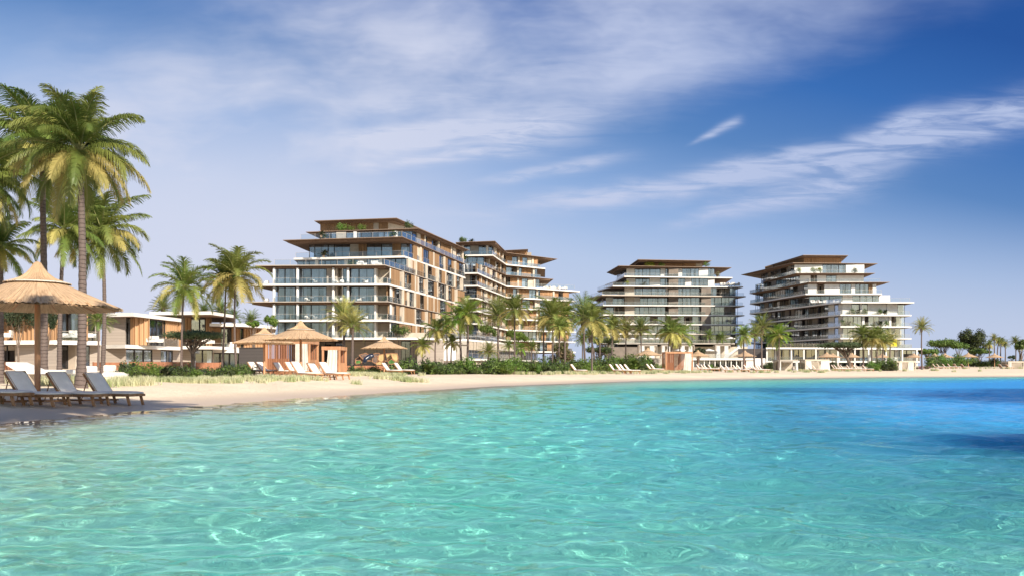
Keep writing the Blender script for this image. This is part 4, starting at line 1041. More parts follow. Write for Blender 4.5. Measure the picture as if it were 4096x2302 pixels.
def b3(r):
    rng = random.Random(8)
    mb = MB(); mb.prism([W(2430, 292), W(2555, 290), W(2990, 290), W(2990, 325), W(2430, 325)], .8, 8.2, 'beige'); mb.build('wall', r)
    mb = MB(); mb.prism([W(2453, 284), W(2556, 284), W(2556, 289.9), W(2453, 289.9)], .8, 7.9, 'taupe'); mb.build('retaining_wall', r)
    slab(r, [W(2470, 286), W(2940, 286), W(2940, 318), W(2470, 318)], 9.3, 'grey', 'terrace_slab')
    balustrade(r, [W(2475, 286), W(2935, 286)], 9.3, .9)
    mb = MB(); mb.prism([W(2480, 322), W(2945, 322), W(2945, 326), W(2480, 326)], 9.31, 10.4, 'darkint'); mb.build('bar_front', r)
lowbuild('restaurant_terrace', 'long beige terrace building with dark roofed band below the third tower', 'building', b3)
def b3b(r):
    rng = random.Random(9)
    z0 = .4; z1 = 3.0
    slab(r, [W(2768, 196), W(3018, 196), W(3018, 214), W(2768, 214)], 3.3, 'white', 'roof', .3)
    mb = MB()
    for i in range(11):
        x, y = W(2774 + i * 21.5, 196.5); mb.box((x - .09, y - .09, z0), (x + .09, y + .09, 2.87), 'white')
    mb.build('posts', r)
    segwall(r, W(2775, 202), W(2985, 202), z0, 2.86, 'coolwhite', rng, [('dark', 1), ('glass', 1), ('dark', 1), ('glass', 1), ('dark', 2), ('glass', 1), ('dark', 1), ('wall', .4), ('dark', 1)], inter=4)
    mb = MB(); mb.obox(*frame_of(W(2985, 196.3), W(3062, 196.3))[:3], 0, 4.3, 0, .3, z0, 3.3, 'white'); mb.build('wall', r)
    balustrade(r, [W(2772, 196.4), W(3012, 196.4)], 3.3, .9)
lowbuild('beach_restaurant', 'low white beach restaurant with thin posts and dark glazed front', 'building', b3b)
def b3c(r):
    mb = MB(); mb.prism([W(2952, 232), W(3070, 228), W(3070, 240), W(2952, 244)], .6, 6.2, 'greycon'); mb.build('wall', r)
lowbuild('board_wall', 'dark grey board-marked wall left of the white two-storey podium', 'wall', b3c)
def b3d(r):
    mb = MB(); x0, y0 = W(2895, 238); x1, y1 = W(2962, 240); n = 16
    for i in range(n):
        a = x0 + (x1 - x0) * i / n; b = x0 + (x1 - x0) * (i + 1) / n; z = 3.6 + i * .22
        mb.box((a, y0, z - .25), (b - .002, y0 + 2, z), 'white')
    mb.build('steps', r); mb = MB()
    mb.v = [(x0, y0 - .06, 3.3), (x1, y0 - .06, 6.9), (x1, y0 - .06, 7.7), (x0, y0 - .06, 4.1), (x0, y0 - .01, 3.3), (x1, y0 - .01, 6.9), (x1, y0 - .01, 7.7), (x0, y0 - .01, 4.1)]
    for q in ((0, 1, 2, 3), (7, 6, 5, 4), (3, 2, 6, 7), (0, 4, 5, 1), (1, 5, 6, 2), (0, 3, 7, 4)): mb.f.append(q); mb.mi.append(mb.mat('white'))
    mb.build('side_panel', r); mb = MB(); mb.box((x0, y0 + .5, .5), (x1, y0 + 1.9, 3.34), 'beige'); mb.build('base_wall', r)
lowbuild('outdoor_staircase', 'white outdoor stair slanting up to the terrace below the third tower', 'staircase', b3d)
def b4(r):
    rng = random.Random(10); z0 = .5
    slab(r, [W(3064, 222), W(3350, 223), W(3690, 232), W(3690, 252), W(3064, 245)], 6.35, 'white', 'roof', .5)
    slab(r, [W(3064, 222.4), W(3350, 223.4), W(3678, 231), W(3678, 250), W(3064, 245)], 2.95, 'white', 'floor_slab', .5)
    for za, zb_ in ((2.95, 5.93), (z0, 2.52)):
        segwall(r, W(3068, 226), W(3350, 227), za, zb_, 'coolwhite', rng, [('sheer', 2), ('wall', 1), ('glass', 3), ('wall', .4), ('sheer', 2), ('glass', 2), ('dark', 3), ('wall', .4), ('glass', 3), ('sheer', 2)], inter=3)
        segwall(r, W(3350, 227), W(3664, 235), za, zb_, 'coolwhite', rng, [('wall', .5), ('glass', 2), ('dark', 2), ('sheer', 2), ('wall', .4), ('glass', 3), ('glass', 2), ('wall', .6), ('sheer', 2), ('glass', 2)], inter=3)
    for px in (3068, 3166, 3216, 3264, 3352, 3420, 3475, 3545, 3610, 3668):
        Y = 222.8 + max(0, px - 3350) * .026
        for za, zb_ in ((2.951, 5.92), (z0, 2.52)):
            x, y = W(px, Y); mb = MB(); mb.box((x - .16, y, za), (x + .16, y + .32, zb_), 'white'); mb.build('column', r)
    balustrade(r, [W(3070, 222.6), W(3350, 223.6), W(3672, 231.2)], 2.95, 1.0); balustrade(r, [W(3070, 224), W(3350, 225), W(3650, 233)], 6.35, 1.0)
    mb = MB(); mb.obox(*frame_of(W(3622, 234), W(3678, 235))[:3], 0, 3.6, -1, .2, 2.96, 4.9, 'taupe'); mb.build('screen_wall', r)
lowbuild('podium_building', 'white two-storey podium with slender columns below the rightmost tower', 'building', b4)
def yaw(r):
    mb = MB(); x, y = W(3575, 221); mb.box((x - .8, y, 6.6), (x + .8, y + .1, 8.4), 'yellow'); mb.box((x - .9, y + .101, 6.4), (x - .8, y + .2, 8.5), 'dark'); mb.box((x + .8, y + .101, 6.4), (x + .9, y + .2, 8.5), 'dark'); mb.build('panel', r)
lowbuild('screen', 'bright yellow screen standing on the white podium roof below the rightmost tower', 'screen', yaw)

# free-standing walls and fences
def wallthing(name, label, cat, px0, Y0, px1, Y1, z0, z1, key, th=.3, group=None, sub='boards'):
    r = thing(name, label, cat, (0, 0, 0), 0, group); A, d, n, L = frame_of(W(px0, Y0), W(px1, Y1)); mb = MB(); mb.obox(A, d, n, 0, L, 0, th, z0, z1, key); mb.build(sub, r)
    mb = MB(); k = max(1, int(L / 3.2))
    if name == 'fence':
        for i in range(k + 1): mb.obox(A, d, n, (L - .12) * i / k, (L - .12) * i / k + .12, -.05, -.001, z0, z1 + .04, key)
        mb.build('posts', r)
    else:
        mb.obox(A, d, n, -.04, L + .04, -.04, th + .04, z1, z1 + .06, key); mb.build('coping', r)
    return r
wallthing('fence', 'reddish-brown wooden fence with the acacia behind it, in front of the villas', 'fence', 515, 86, 765, 88, .3, 1.72, 'redwood', .08)
wallthing('fence', 'reddish-brown wooden fence between the white stub wall and the two tall coconut palms', 'fence', 776, 88, 884, 90, .3, 1.66, 'redwood', .08)
wallthing('fence', 'reddish-brown wooden fence behind the white daybed at the left', 'fence', 370, 84, 508, 85, .3, 1.65, 'redwood', .08)
wallthing('fence', 'reddish-brown fence at the left edge behind the angular white chaise', 'fence', -60, 80, 62, 80, .3, 1.7, 'redwood', .08)
wallthing('fence', 'low reddish wooden fence in front of the playground shell', 'fence', 1366, 92, 1556, 94, .3, 1.35, 'redwood', .08)
wallthing('stub_wall', 'short white stub wall splitting the red fence beside the acacia trunk', 'wall', 765, 87.5, 776, 87.5, .3, 1.75, 'white', .4, sub='render')
wallthing('garden_wall', 'dark grey board-marked wall left of the wooden cabana', 'wall', 956, 86, 1056, 84, .3, 3.05, 'greycon', .35)
wallthing('garden_wall', 'grey board-marked wall between the mid parasol and the orange timber cabana', 'wall', 2593, 150, 2660, 150, .3, 2.75, 'greybeige', .5)

# ------------------------------------------------------------------ cabanas
def cabana(label, px, Y, w, dpt, h, rz, curt=((.3, .5), (.55, .7)), slats=(0, .42), key='cabwood', group='beach cabanas', side=True, bed=True, post=.14, ckey='linen', seed=1):
    rng = random.Random(seed); x, y = W(px, Y); z = gz(x, y); r = thing('cabana', label, 'cabana', (x, y, z), rz, group)
    for (a, b) in ((0, 0), (w, 0), (0, dpt), (w, dpt)):
        mb = MB(); mb.box((a - post / 2, b - post / 2, -.3), (a + post / 2, b + post / 2, h - .26), key); mb.build('post', r)
    mb = MB(); p = post / 2 + .02
    mb.box((-p, -p, h - .26), (w + p, p, h), key); mb.box((-p, dpt - p, h - .26), (w + p, dpt + p, h), key); mb.box((-p, p + .001, h - .258), (p, dpt - p - .001, h - .002), key); mb.box((w - p, p + .001, h - .258), (w + p, dpt - p - .001, h - .002), key)
    n = int(w / .35)
    for i in range(1, n): mb.box((w * i / n - .03, p + .002, h - .2), (w * i / n + .03, dpt - p - .002, h - .04), key)
    mb.build('roof_frame', r)
    mb = MB(); mb.box((.1, .1, h - .035), (w - .1, dpt - .1, h - .005), 'linen' if ckey == 'linen' else 'beige'); mb.build('roof_cloth', r)
    if slats:
        mb = MB(); a0, a1 = slats[0] * w, slats[1] * w; n = int((a1 - a0) / .13)
        for i in range(n): mb.box((a0 + .06 + i * .13, .02, .05), (a0 + .12 + i * .13, .08, h - .262), 'redwood' if key == 'cabwood' else 'beige')
        mb.box((a0 + .06, .085, .05), (a1, .11, 1.25), key); mb.build('slat_screen', r)
    mb = MB(); n = int(w / .16)
    for i in range(n): mb.box((.08 + i * .16, dpt - .04, .0), (.2 + i * .16, dpt, h - .262), 'redwood' if key == 'cabwood' else 'beige')
    mb.build('back_screen', r)
    if side:
        mb = MB(); n = int(dpt / .16)
        for i in range(n): mb.box((w - .02, .1 + i * .16, 0), (w + .02, .2 + i * .16, h * .45), key)
        mb.build('side_screen', r)
    for c0, c1 in curt:
        mb = MB(); A = Vector((0, 0)); d = Vector((1, 0)); n_ = Vector((0, 1)); m = 9; k = mb.mat(ckey); a, b = c0 * w, c1 * w; N = 12; lean = rng.uniform(-.35, .1)
        for j in range(m + 1):
            q = j / m
            for i in range(N + 1):
                u = i / N; mid = (a + b) / 2; xx = mid + (a + (b - a) * u - mid) * (1 + .25 * q) + lean * q ** 1.6 * .6
                mb.v.append((xx, -.10 + .022 * math.sin(i * 1.57) * (1 + .6 * q) - .15 * q * q * math.sin(u * 3.1), (h - .28) * (1 - q) + .03))
        for j in range(m):
            for i in range(N): e = j * (N + 1) + i; mb.f.append((e, e + 1, e + N + 2, e + N + 1)); mb.mi.append(k)
        mb.build('curtain', r, smooth=True)
    return r
def daybed(label, x, y, rz, w=1.6, l=1.9):
    r = thing('daybed', label, 'daybed', (x, y, gz(x, y)), rz, 'white daybeds'); mb = MB(); mb.box((0, 0, .08), (l, w, .2), 'white')
    mb.build('base', r); mb = MB(); mb.box((.02, .02, .201), (l - .02, w - .02, .38), 'cushion'); o = mb.build('mattress', r)
    md = o.modifiers.new('bevel', 'BEVEL'); md.width = .05; md.segments = 3
    mb = MB(); mb.box((.03, .05, .381), (.28, w * .55, .74), 'cushion'); o = mb.build('back_cushion', r); md = o.modifiers.new('bevel', 'BEVEL'); md.width = .07; md.segments = 3
    for a, b in ((.08, .08), (l - .08, .08), (.08, w - .08), (l - .08, w - .08)):
        mb = MB(); mb.box((a - .05, b - .05, -.1), (a + .05, b + .05, .08), 'white'); mb.build('leg', r)
    return r
# ------------------------------------------------------------------ placement: palms
GP = {'n': 'coconut palms at the left edge', 'v': 'palms around the villas', 'm': 'palms along the planted belt', 't': 'palms in front of the third tower', 'r': 'palms in front of the rightmost tower', 'f': 'far palms at the right edge'}
palm(173, 165, 572, 222, 33, 'hi1', 'tall coconut palm just right of the big parasol pole, crown overlapping the next one', GP['n'], .145, True)
palm(323, 318, 575, 228, 29, 'hi2', 'tallest front coconut palm with heavy golden-green crown, trunk rising behind the empty loungers', GP['n'], .15, True, rz=.9)
palm(238, 256, 905, 135, 46, 'hi3', 'coconut palm with slim grey trunk between the two tallest ones, lower crown behind them', GP['n'], .13, True)
palm(408, 406, 905, 165, 48, 'hi3', 'slender coconut palm right of the tallest pair, its crown hanging below theirs', GP['n'], .125, True, rz=2.2)
palm(-4, 0, 975, 125, 34, 'hi3', 'thick-trunked dark palm cut by the left edge of the photo', GP['n'], .20, True, rz=3.3)
palm(-110, -90, 690, 190, 30, 'hi1', 'palm outside the left edge with only its frond tips reaching into the photo', GP['n'], .145, True, rz=1)
palm(392, 392, 1270, 62, 80, 'd1', 'short dark feathery palm half hidden behind the slender palm trunk', GP['v'], .12)
palm(726, 736, 1135, 96, 72, 'c1', 'single dark green coconut palm in front of the villas', GP['v'], .105)
palm(888, 904, 1112, 88, 76, 'c2', 'left of the twin coconut palms beside the nearest tower', GP['v'], .105)
palm(946, 944, 1085, 104, 74, 'c3', 'right and taller of the twin coconut palms beside the nearest tower', GP['v'], .105)
for px, cy, r, lb in ((652, 1225, 50, 'green feathery palm top showing above the villa roofs'), (815, 1240, 40, 'small dark palm top just above the villa roof'), (884, 1238, 46, 'dark palm top above the villa roof behind the twin palms'), (936, 1262, 34, 'low dark palm top right of the twin palm trunks above the villa roof')):
    palm(px, px, cy, r, 150, 'd1', lb, GP['v'], .2)
palm(1002, 1004, 1278, 42, 140, 'd1', 'small palm sprouting left of the nearest tower above the parasol', GP['v'], .2)
palm(1375, 1375, 1258, 66, 84, 'pg', 'left of the two golden feather palms in front of the nearest tower', GP['m'], .15)
palm(1407, 1411, 1292, 60, 82, 'pg', 'right, lower of the two golden feather palms in front of the nearest tower', GP['m'], .16)
mid = [(1688, 1690, 1378, 34, 105, 'y1', 'small yellowish palm left of the plain concrete podium wall'), (1743, 1746, 1312, 46, 105, 'c2', 'dark slim palm before the concrete podium wall'), (1790, 1788, 1296, 40, 118, 'c3', 'olive palm crown packed behind the pale-trunked pair'),
       (1806, 1808, 1364, 32, 106, 'y1', 'small golden palm in front of the white podium opening'), (1847, 1838, 1272, 58, 104, 'b1', 'left palm of the pale-trunked pair, bright green crown'), (1869, 1872, 1246, 62, 103, 'b2', 'right palm of the pale-trunked pair with the brightest green crown'),
       (1997, 1996, 1250, 70, 104, 'p1', 'thick dark-trunked feathery palm in front of the second tower'), (2061, 2060, 1232, 58, 98, 'c2', 'slender palm with long drooping fronds right of the thick-trunked one'), (1957, 1956, 1398, 36, 100, 'p1', 'small low feathery palm under the thick-trunked one'),
       (2037, 2035, 1378, 30, 125, 'd1', 'small green palm left of the low bright pair beside the curved wing'), (2084, 2084, 1390, 27, 128, 'b1', 'left of two low bright palms by the end of the curved wing'), (2128, 2128, 1384, 30, 128, 'd1', 'right of two low bright palms by the end of the curved wing'),
       (2207, 2208, 1256, 74, 104, 'c3', 'broad olive palm with two trunks beside it, left of the gap between towers'), (2233, 2240, 1302, 46, 100, 'y1', 'slim yellow-green palm tucked right of the broad olive palm'), (2174, 2174, 1285, 40, 112, 'p1', 'feathery palm behind the broad olive one'),
       (2260, 2258, 1256, 62, 108, 'b2', 'palm with pale fresh fronds at the right end of the second tower'), (2342, 2335, 1250, 76, 108, 'p2', 'large grey-green feathery palm in the gap between towers'), (2368, 2370, 1272, 64, 93, 'y1', 'golden-green palm standing closest to the sand in the gap between towers'), (2378, 2362, 1335, 46, 112, 'p2', 'lower dark palm behind the golden one in the gap')]
for bx, cx, cy, r, Y, k, lb in mid: palm(bx, cx, cy, r, Y, k, lb, GP['m'], .15 if k[0] == 'p' else (.16 if k[0] == 'b' else .115))
palm(2330, 2330, 1352, 34, 210, 'd1', 'small dark far palm seen through the gap between towers', GP['m'], .2)
trd = [(2399, 2400, 1314, 38, 120, 'y1', 'short gold palm at the left corner of the third tower'), (2450, 2451, 1303, 48, 128, 'y1', 'yellow palm, second from left before the third tower'), (2504, 2505, 1312, 46, 132, 'pg', 'orange-tinged feathery palm before the third tower'),
       (2564, 2563, 1308, 46, 130, 'p2', 'green feathery palm with tall grey trunk before the third tower'), (2674, 2681, 1310, 52, 145, 'c2', 'tall twin-trunk palm in the middle of the third tower'), (2683, 2692, 1325, 44, 143, 'y1', 'palm with golden skirt in the middle of the third tower'), (2715, 2722, 1335, 50, 150, 'b1', 'fresh green palm leaning right, in the middle of the third tower'),
       (2836, 2836, 1338, 26, 270, 'd1', 'left of two small dark palms on the shaded terrace'), (2886, 2886, 1348, 26, 270, 'd1', 'right of two small dark palms on the shaded terrace'), (2976, 2975, 1336, 38, 128, 'c1', 'palm with drooping crown in the gap between the third and fourth towers')]
for bx, cx, cy, r, Y, k, lb in trd: palm(bx, cx, cy, r, Y, k, lb, GP['t'],   .2 if r < 30 else .14, zb=9 if r < 27 else None)
rt = [(3019, 3020, 1330, 38, 135, 'p1', 'olive feathery palm left of the white two-storey podium'), (3049, 3049, 1298, 46, 138, 'p2', 'tall feathery palm before the dark side of the rightmost tower'), (3117, 3117, 1332, 46, 140, 'b1', 'bright green palm before the dark side of the rightmost tower'),
      (3107, 3100, 1345, 36, 142, 'b2', 'second trunk of the bright green palm clump'), (3453, 3449, 1335, 44, 150, 'c3', 'left palm of the golden clump before the white podium'), (3487, 3488, 1347, 38, 148, 'y1', 'second palm of the golden clump before the white podium'),
      (3510, 3512, 1335, 38, 156, 'c2', 'tallest palm of the golden clump before the white podium'), (3528, 3534, 1362, 30, 150, 'y1', 'fourth and lowest palm of the golden clump before the white podium'), (3559, 3562, 1353, 34, 152, 'pg', 'last, yellowest palm of the clump, beside the yellow screen'),
      (3688, 3687, 1303, 34, 160, 'pg', 'lone tall palm standing clear of the rightmost tower against the sky')]
for bx, cx, cy, r, Y, k, lb in rt: palm(bx, cx, cy, r, Y, k, lb, GP['r'], .16)
for i, (bx, cy, r) in enumerate(((3957, 1374, 17), (3975, 1350, 19), (3993, 1362, 18), (4004, 1362, 17), (4019, 1374, 18), (4061, 1362, 21), (4077, 1378, 18))):
    palm(bx, bx + 1, cy, r, 235 + 6 * i, ('y1', 'pg', 'p2', 'c2', 'p1', 'p2', 'c1')[i], ['leftmost and shortest of the far palms near the right edge', 'tallest of the far palms near the right edge', 'dark-trunked far palm, third from the left of its row', 'far palm close to the right side of its dark-trunked neighbour', 'far palm, fifth in the row at the right edge', 'far palm with round crown, second from the right edge', 'far palm closest to the right edge'][i], GP['f'], .2)
# unseen palms added left of the frame to throw dappled shade on near loungers
for i, (bx, by, cx, cy, h, k) in enumerate(((-13.2, 5.5, -1.6, 12.0, 9.3, 'hi1'), (-13.4, 8.2, -3.7, 10.5, 9.1, 'hi2'), (-13.0, 3.2, -2.7, 8.2, 9.0, 'hi3'))):
    z0 = gz(bx, by); t = thing('palm_tree', ['unseen coconut palm leaning far over the water, added for shade', 'unseen leaning coconut palm nearest the loungers, added for shade', 'lowest unseen leaning coconut palm, added for shade', 'highest unseen leaning coconut palm, added for shade'][i], 'palm tree', (bx, by, z0), 0, 'unseen leaning palms added for shade')
    dx, dy = cx - bx, cy - by; mb = MB(); n = 14
    mb.tube([(dx * (q / n) ** .9, dy * (q / n) ** .9, h * (q / n) ** 1.15) for q in range(n + 1)], [.19 - .006 * q for q in range(n + 1)], 'trunk', 10); mb.build('trunk', t, smooth=True); c = part('crown', CR[k], t, (dx, dy, h)); c.rotation_euler = (0, 0, i * 1.3)

# ------------------------------------------------------------------ broad trees
GT = 'broad-crowned trees'
tree(80, 1268, 165, 170, 76, 'dark dense tree behind the pole of the big parasol', 'leafdark', 3, False, 12, 3800, .10, GT, basepx=70, tr=.08, vase=.7)
tree(208, 1290, 60, 110, 78, 'small dark tree between the parasol pole and the villa wood blades', 'leafdark', 4, False, 8, 1300, .10, GT, tr=.06, basepx=180)
tree(780, 1346, 275, 78, 82, 'spreading umbrella acacia in front of the villas', 'leafblue', 5, True, 20, 5200, .055, GT, 9, basepx=766, tr=.17, vase=.9, name='acacia_tree')
tree(3372, 1382, 205, 48, 150, 'umbrella acacia leaning before the white podium', 'leafblue', 6, True, 18, 3600, .055, GT, 8, basepx=3394, tr=.28, vase=.8, name='acacia_tree')
tree(2793, 1404, 62, 50, 170, 'round grey-green bush-like tree behind the timber cabana', 'leafdark', 7, False, 9, 1500, .085, GT)
tree(2250, 1418, 115, 108, 120, 'brownish blossoming tree right of the finned wing', 'leafdry', 8, False, 12, 3200, .075, GT, key2='leaf')
tree(1948, 1322, 88, 50, 215, 'green tree on the podium roof before the second tower', 'leaf', 9, False, 9, 1500, .085, GT, zb=6.7)
tree(2070, 1345, 100, 56, 212, 'bright green tree on the podium roof right of the thick-trunked palm', 'leafbright', 10, False, 10, 1800, .085, GT, zb=5, key2='leaf')
tree(2428, 1366, 120, 50, 150, 'dark conifer-like canopy over the mound left of the restaurant terrace', 'leafdark', 11, True, 12, 2600, .07, GT, key2='leaf')
tree(2400, 1402, 130, 50, 140, 'lower dark shrubby tree on the mound left of the restaurant terrace', 'leafdark', 12, True, 12, 2600, .07, GT, key2='leaf')
tree(1086, 1285, 66, 60, 120, 'bright green leafy tree behind the left parasol of the pair', 'leafbright', 13, False, 8, 1300, .09, GT, basepx=1080)
tree(1015, 1300, 60, 40, 118, 'bright green low tree beside the villa end, left of the parasols', 'leafbright', 14, False, 7, 900, .09, GT)
tree(3775, 1376, 135, 62, 250, 'pale green spreading tree at the far right, next to the lone tall palm', 'leaf', 15, True, 12, 2600, .07, GT, key2='leafbright', basepx=3784, tr=.3)
tree(3712, 1408, 85, 50, 240, 'low light green tree right behind the lone tall palm', 'leaf', 16, True, 8, 1500, .08, GT, key2='leafbright', tr=.25)
tree(3893, 1370, 130, 118, 262, 'tallest dark round tree among the far trees', 'leafdark', 17, False, 16, 4200, .075, GT, tr=.35, key2='leaf')
tree(3835, 1385, 80, 62, 255, 'thin-limbed tree between the pale spreading tree and the tallest dark tree', 'leaf', 18, True, 8, 1200, .08, GT, tr=.22)
tree(3915, 1408, 105, 46, 240, 'low layered tree under the tallest dark tree', 'leaf', 19, True, 8, 1400, .08, GT, key2='leafbright', tr=.22)
tree(4085, 1385, 66, 62, 250, 'tree cut by the right edge among the far palms', 'leaf', 20, False, 8, 1200, .08, GT, tr=.25)
tree(4050, 1428, 36, 18, 220, 'small dark shrubby tree left of the far wooden cabana', 'leafdark', 21, False, 5, 500, .09, GT, tr=.1)

# ------------------------------------------------------------------ shrubs of the planted belt
rs = random.Random(77)
def belt(px0, px1, Y0, Y1, n, w, h, kinds, label, jy=3):
    for i in range(n):
        q = (i + rs.random() * .7) / n; px = px0 + (px1 - px0) * q; Y = Y0 + (Y1 - Y0) * q + rs.uniform(-jy, jy)
        s = rs.uniform(.6, 1.3); shrub(px, Y, w * s, h * s * rs.uniform(.7, 1.2), rs.choice(kinds), label, label.split(',')[0] + ' group')
belt(60, 175, 38, 38, 5, 1.0, .75, 'bed', 'green shrub, behind the near loungers', 1)
belt(470, 560, 44, 46, 10, 1.1, 1.15, 'abbe', 'dark leafy shrub, right of the white daybed', 3)
belt(540, 1000, 43, 50, 50, 1.25, .82, 'abcebedfa', 'mixed green shrub, below the red villa fence', 1.8)
belt(880, 1010, 72, 76, 8, 1.5, 1.0, 'abe', 'dark shrub, under the twin palms', 2)
belt(1060, 1130, 76, 76, 4, 1.1, 1.0, 'df', 'light shrub, in front of the cabana slats', 1)
belt(1365, 1570, 76, 82, 13, 1.6, .75, 'beba', 'low shrub, below the playground fence', 2)
belt(1590, 1720, 78, 82, 14, 2.2, 1.5, 'bbea', 'dark shrub, right of the loungers under the middle parasol', 3)
belt(1700, 2010, 82, 86, 40, 2.3, 1.5, 'acabdefd', 'green shrub, along the belt before the podium', 4)
belt(1990, 2270, 86, 94, 34, 2.4, 1.5, 'abeacdfd', 'green shrub, along the belt before the second tower', 4)
belt(2180, 2330, 100, 102, 10, 2.2, 1.2, 'abc', 'green shrub, beside the lone lounger', 3)
belt(2280, 2460, 102, 112, 36, 3.0, 1.9, 'abecdfda', 'shrub on the mound, between the second and third towers', 6)
belt(2440, 2600, 114, 124, 28, 3.0, 2.1, 'adfbed', 'leafy shrub on the mound, below the restaurant terrace', 5)
belt(2600, 2660, 140, 142, 4, 1.8, 1.6, 'da', 'light green shrub, by the grey garden wall', 2)
belt(2840, 2890, 130, 130, 4, 1.2, .9, 'dg', 'small shrub, before the beach restaurant', 2)
belt(3050, 3115, 146, 148, 8, 2.2, 1.5, 'bba', 'dense dark shrub, left of the first pale cabana', 2)
belt(3190, 3222, 150, 150, 4, 2.0, 1.6, 'bb', 'dark shrub, between the two pale cabanas', 1)
belt(3318, 3345, 158, 158, 3, 1.6, 1.7, 'ba', 'dark shrub, right of the second pale cabana', 1)
belt(3480, 3585, 142, 144, 14, 2.5, 2.0, 'babd', 'clipped shrub, in the big hedge mound before the white podium', 3)
belt(3665, 3720, 165, 170, 5, 1.4, .9, 'mgm', 'magenta flowering shrub, around the lone tall palm', 2)
belt(3725, 3860, 200, 225, 24, 3.6, 2.6, 'abadb', 'shrub, behind the far parasols', 8)
belt(3860, 4100, 215, 235, 28, 3.6, 2.4, 'abbad', 'shrub, under the far palms', 10)
shrub(1585, 172, 4.6, 2.6, 'b', 'planter shrub on the podium terrace under the wide brown soffit', z=7.7); shrub(1620, 171, 3.4, 2.2, 'a', 'bright planter shrub at the end of the podium terrace', z=7.7)

# dune grass
grass_patch([(250, 33, .8, .7), (200, 36, .7, .6), (300, 31.5, .6, .4), (120, 36, .8, .5), (470, 34, .5, .4)], 'pale feathery dune grass behind the near loungers', 560, .36, seed=1)
grass_patch([(740, 39.5, 1.0, .35), (800, 40, 1.3, .4), (880, 42, 1.3, .4), (985, 45, 1.3, .5), (1070, 47, 1.4, .5), (1140, 46, 1.0, .4)], 'band of pale dune grass in front of the shrubs by the villas', 1300, .27, seed=2)
grass_patch([(1105, 43, .7, .35), (1080, 43.5, .4, .3)], 'small lone tuft patch of dune grass on open sand', 140, .36, seed=3)
grass_patch([(1420, 68, 1.4, .6), (1480, 69, 1.4, .6), (1380, 66, 1.2, .6)], 'pale dune grass right of the cabana', 900, .30, seed=4)
grass_patch([(1590, 53, .6, .3), (1640, 52.5, .6, .3)], 'isolated dune grass patch below the middle parasol', 230, .34, seed=5)
grass_patch([(2140, 84, 2.2, .6), (2240, 87, 1.6, .6), (2390, 92, 2.0, .7), (2340, 93, 2.5, .7)], 'thin pale dune grass beside the lone lounger', 900, .34, seed=6)
grass_patch([(2620, 108, 2.2, .6), (2680, 108, 1.5, .6), (2850, 112, 5, .6), (3000, 118, 5, .6), (2400, 100, 4, 3)], 'pale dune grass in front of the timber cabana and restaurant', 1100, .35, seed=7)
grass_patch([(3300, 132, 9, 1), (3500, 140, 7, 1), (3750, 170, 9, 2), (3950, 180, 9, 2)], 'low pale grass at the back of the far beach', 1000, .4, seed=8)

# ------------------------------------------------------------------ parasols
parasol(150, 23.3, 'huge thatched parasol in the left foreground', hi=2, z=.19)
parasol(1057, 61, 'left and lower thatched parasol of the pair by the wooden cabana', sc=1.02, hi=True)
parasol(1203, 50, 'right, larger thatched parasol in front of the cabana curtains', hi=True)
parasol(1537, 79, 'thatched parasol in front of the playground shell', sc=1.0, hi=True)
parasol(2591, 126, 'thatched parasol before the brown retaining wall, left of the timber cabana')
parasol(2792, 152, 'thatched parasol peeking out right of the timber cabana')
parasol(2980, 158, 'thatched parasol in front of the beach restaurant')
parasol(3307, 185, 'thatched parasol left of the leaning acacia trunk'); parasol(3408, 198, 'thatched parasol right of the leaning acacia trunk')
parasol(3331, 215, 'small shaded parasol under the white podium, left of the acacia'); parasol(3402, 216, 'small shaded parasol under the white podium, right of the acacia')
parasol(3528, 216, 'small shaded parasol under the white podium, behind the golden palms'); parasol(3655, 218, 'small shaded parasol at the right end of the white podium')
parasol(3739, 214, 'far thatched parasol just right of the lone tall palm'); parasol(3780, 214, 'far thatched parasol overlapping its left neighbour'); parasol(3873, 214, 'far thatched parasol below the tallest dark tree', sc=1.05); parasol(3978, 214, 'far thatched parasol below the far palm row')
for i, px in enumerate((2482, 2505, 2531, 2579, 2604, 2629, 2675, 2713, 2731)):
    white_parasol(px, 300, 9.3, ['leftmost white parasol on the restaurant terrace', 'second white parasol from the left on the restaurant terrace', 'third white parasol from the left, with the clearest pole', 'white parasol just right of the green feathery palm on the terrace', 'fifth white parasol on the restaurant terrace', 'sixth white parasol on the restaurant terrace', 'white parasol behind the twin-trunk palm on the terrace', 'eighth white parasol on the restaurant terrace', 'rightmost white parasol in the terrace row'][i], 'white parasols on the restaurant terrace', .78)
white_parasol(2923, 262, 7.6, 'white parasol above the slanting staircase', 'single white parasols'); white_parasol(2722, 212, 3.3, 'white parasol on the beach restaurant roof left of the round bush tree', 'single white parasols', .9); white_parasol(2836, 214, 3.3, 'white parasol on the beach restaurant roof right of the round bush tree', 'single white parasols', .9)

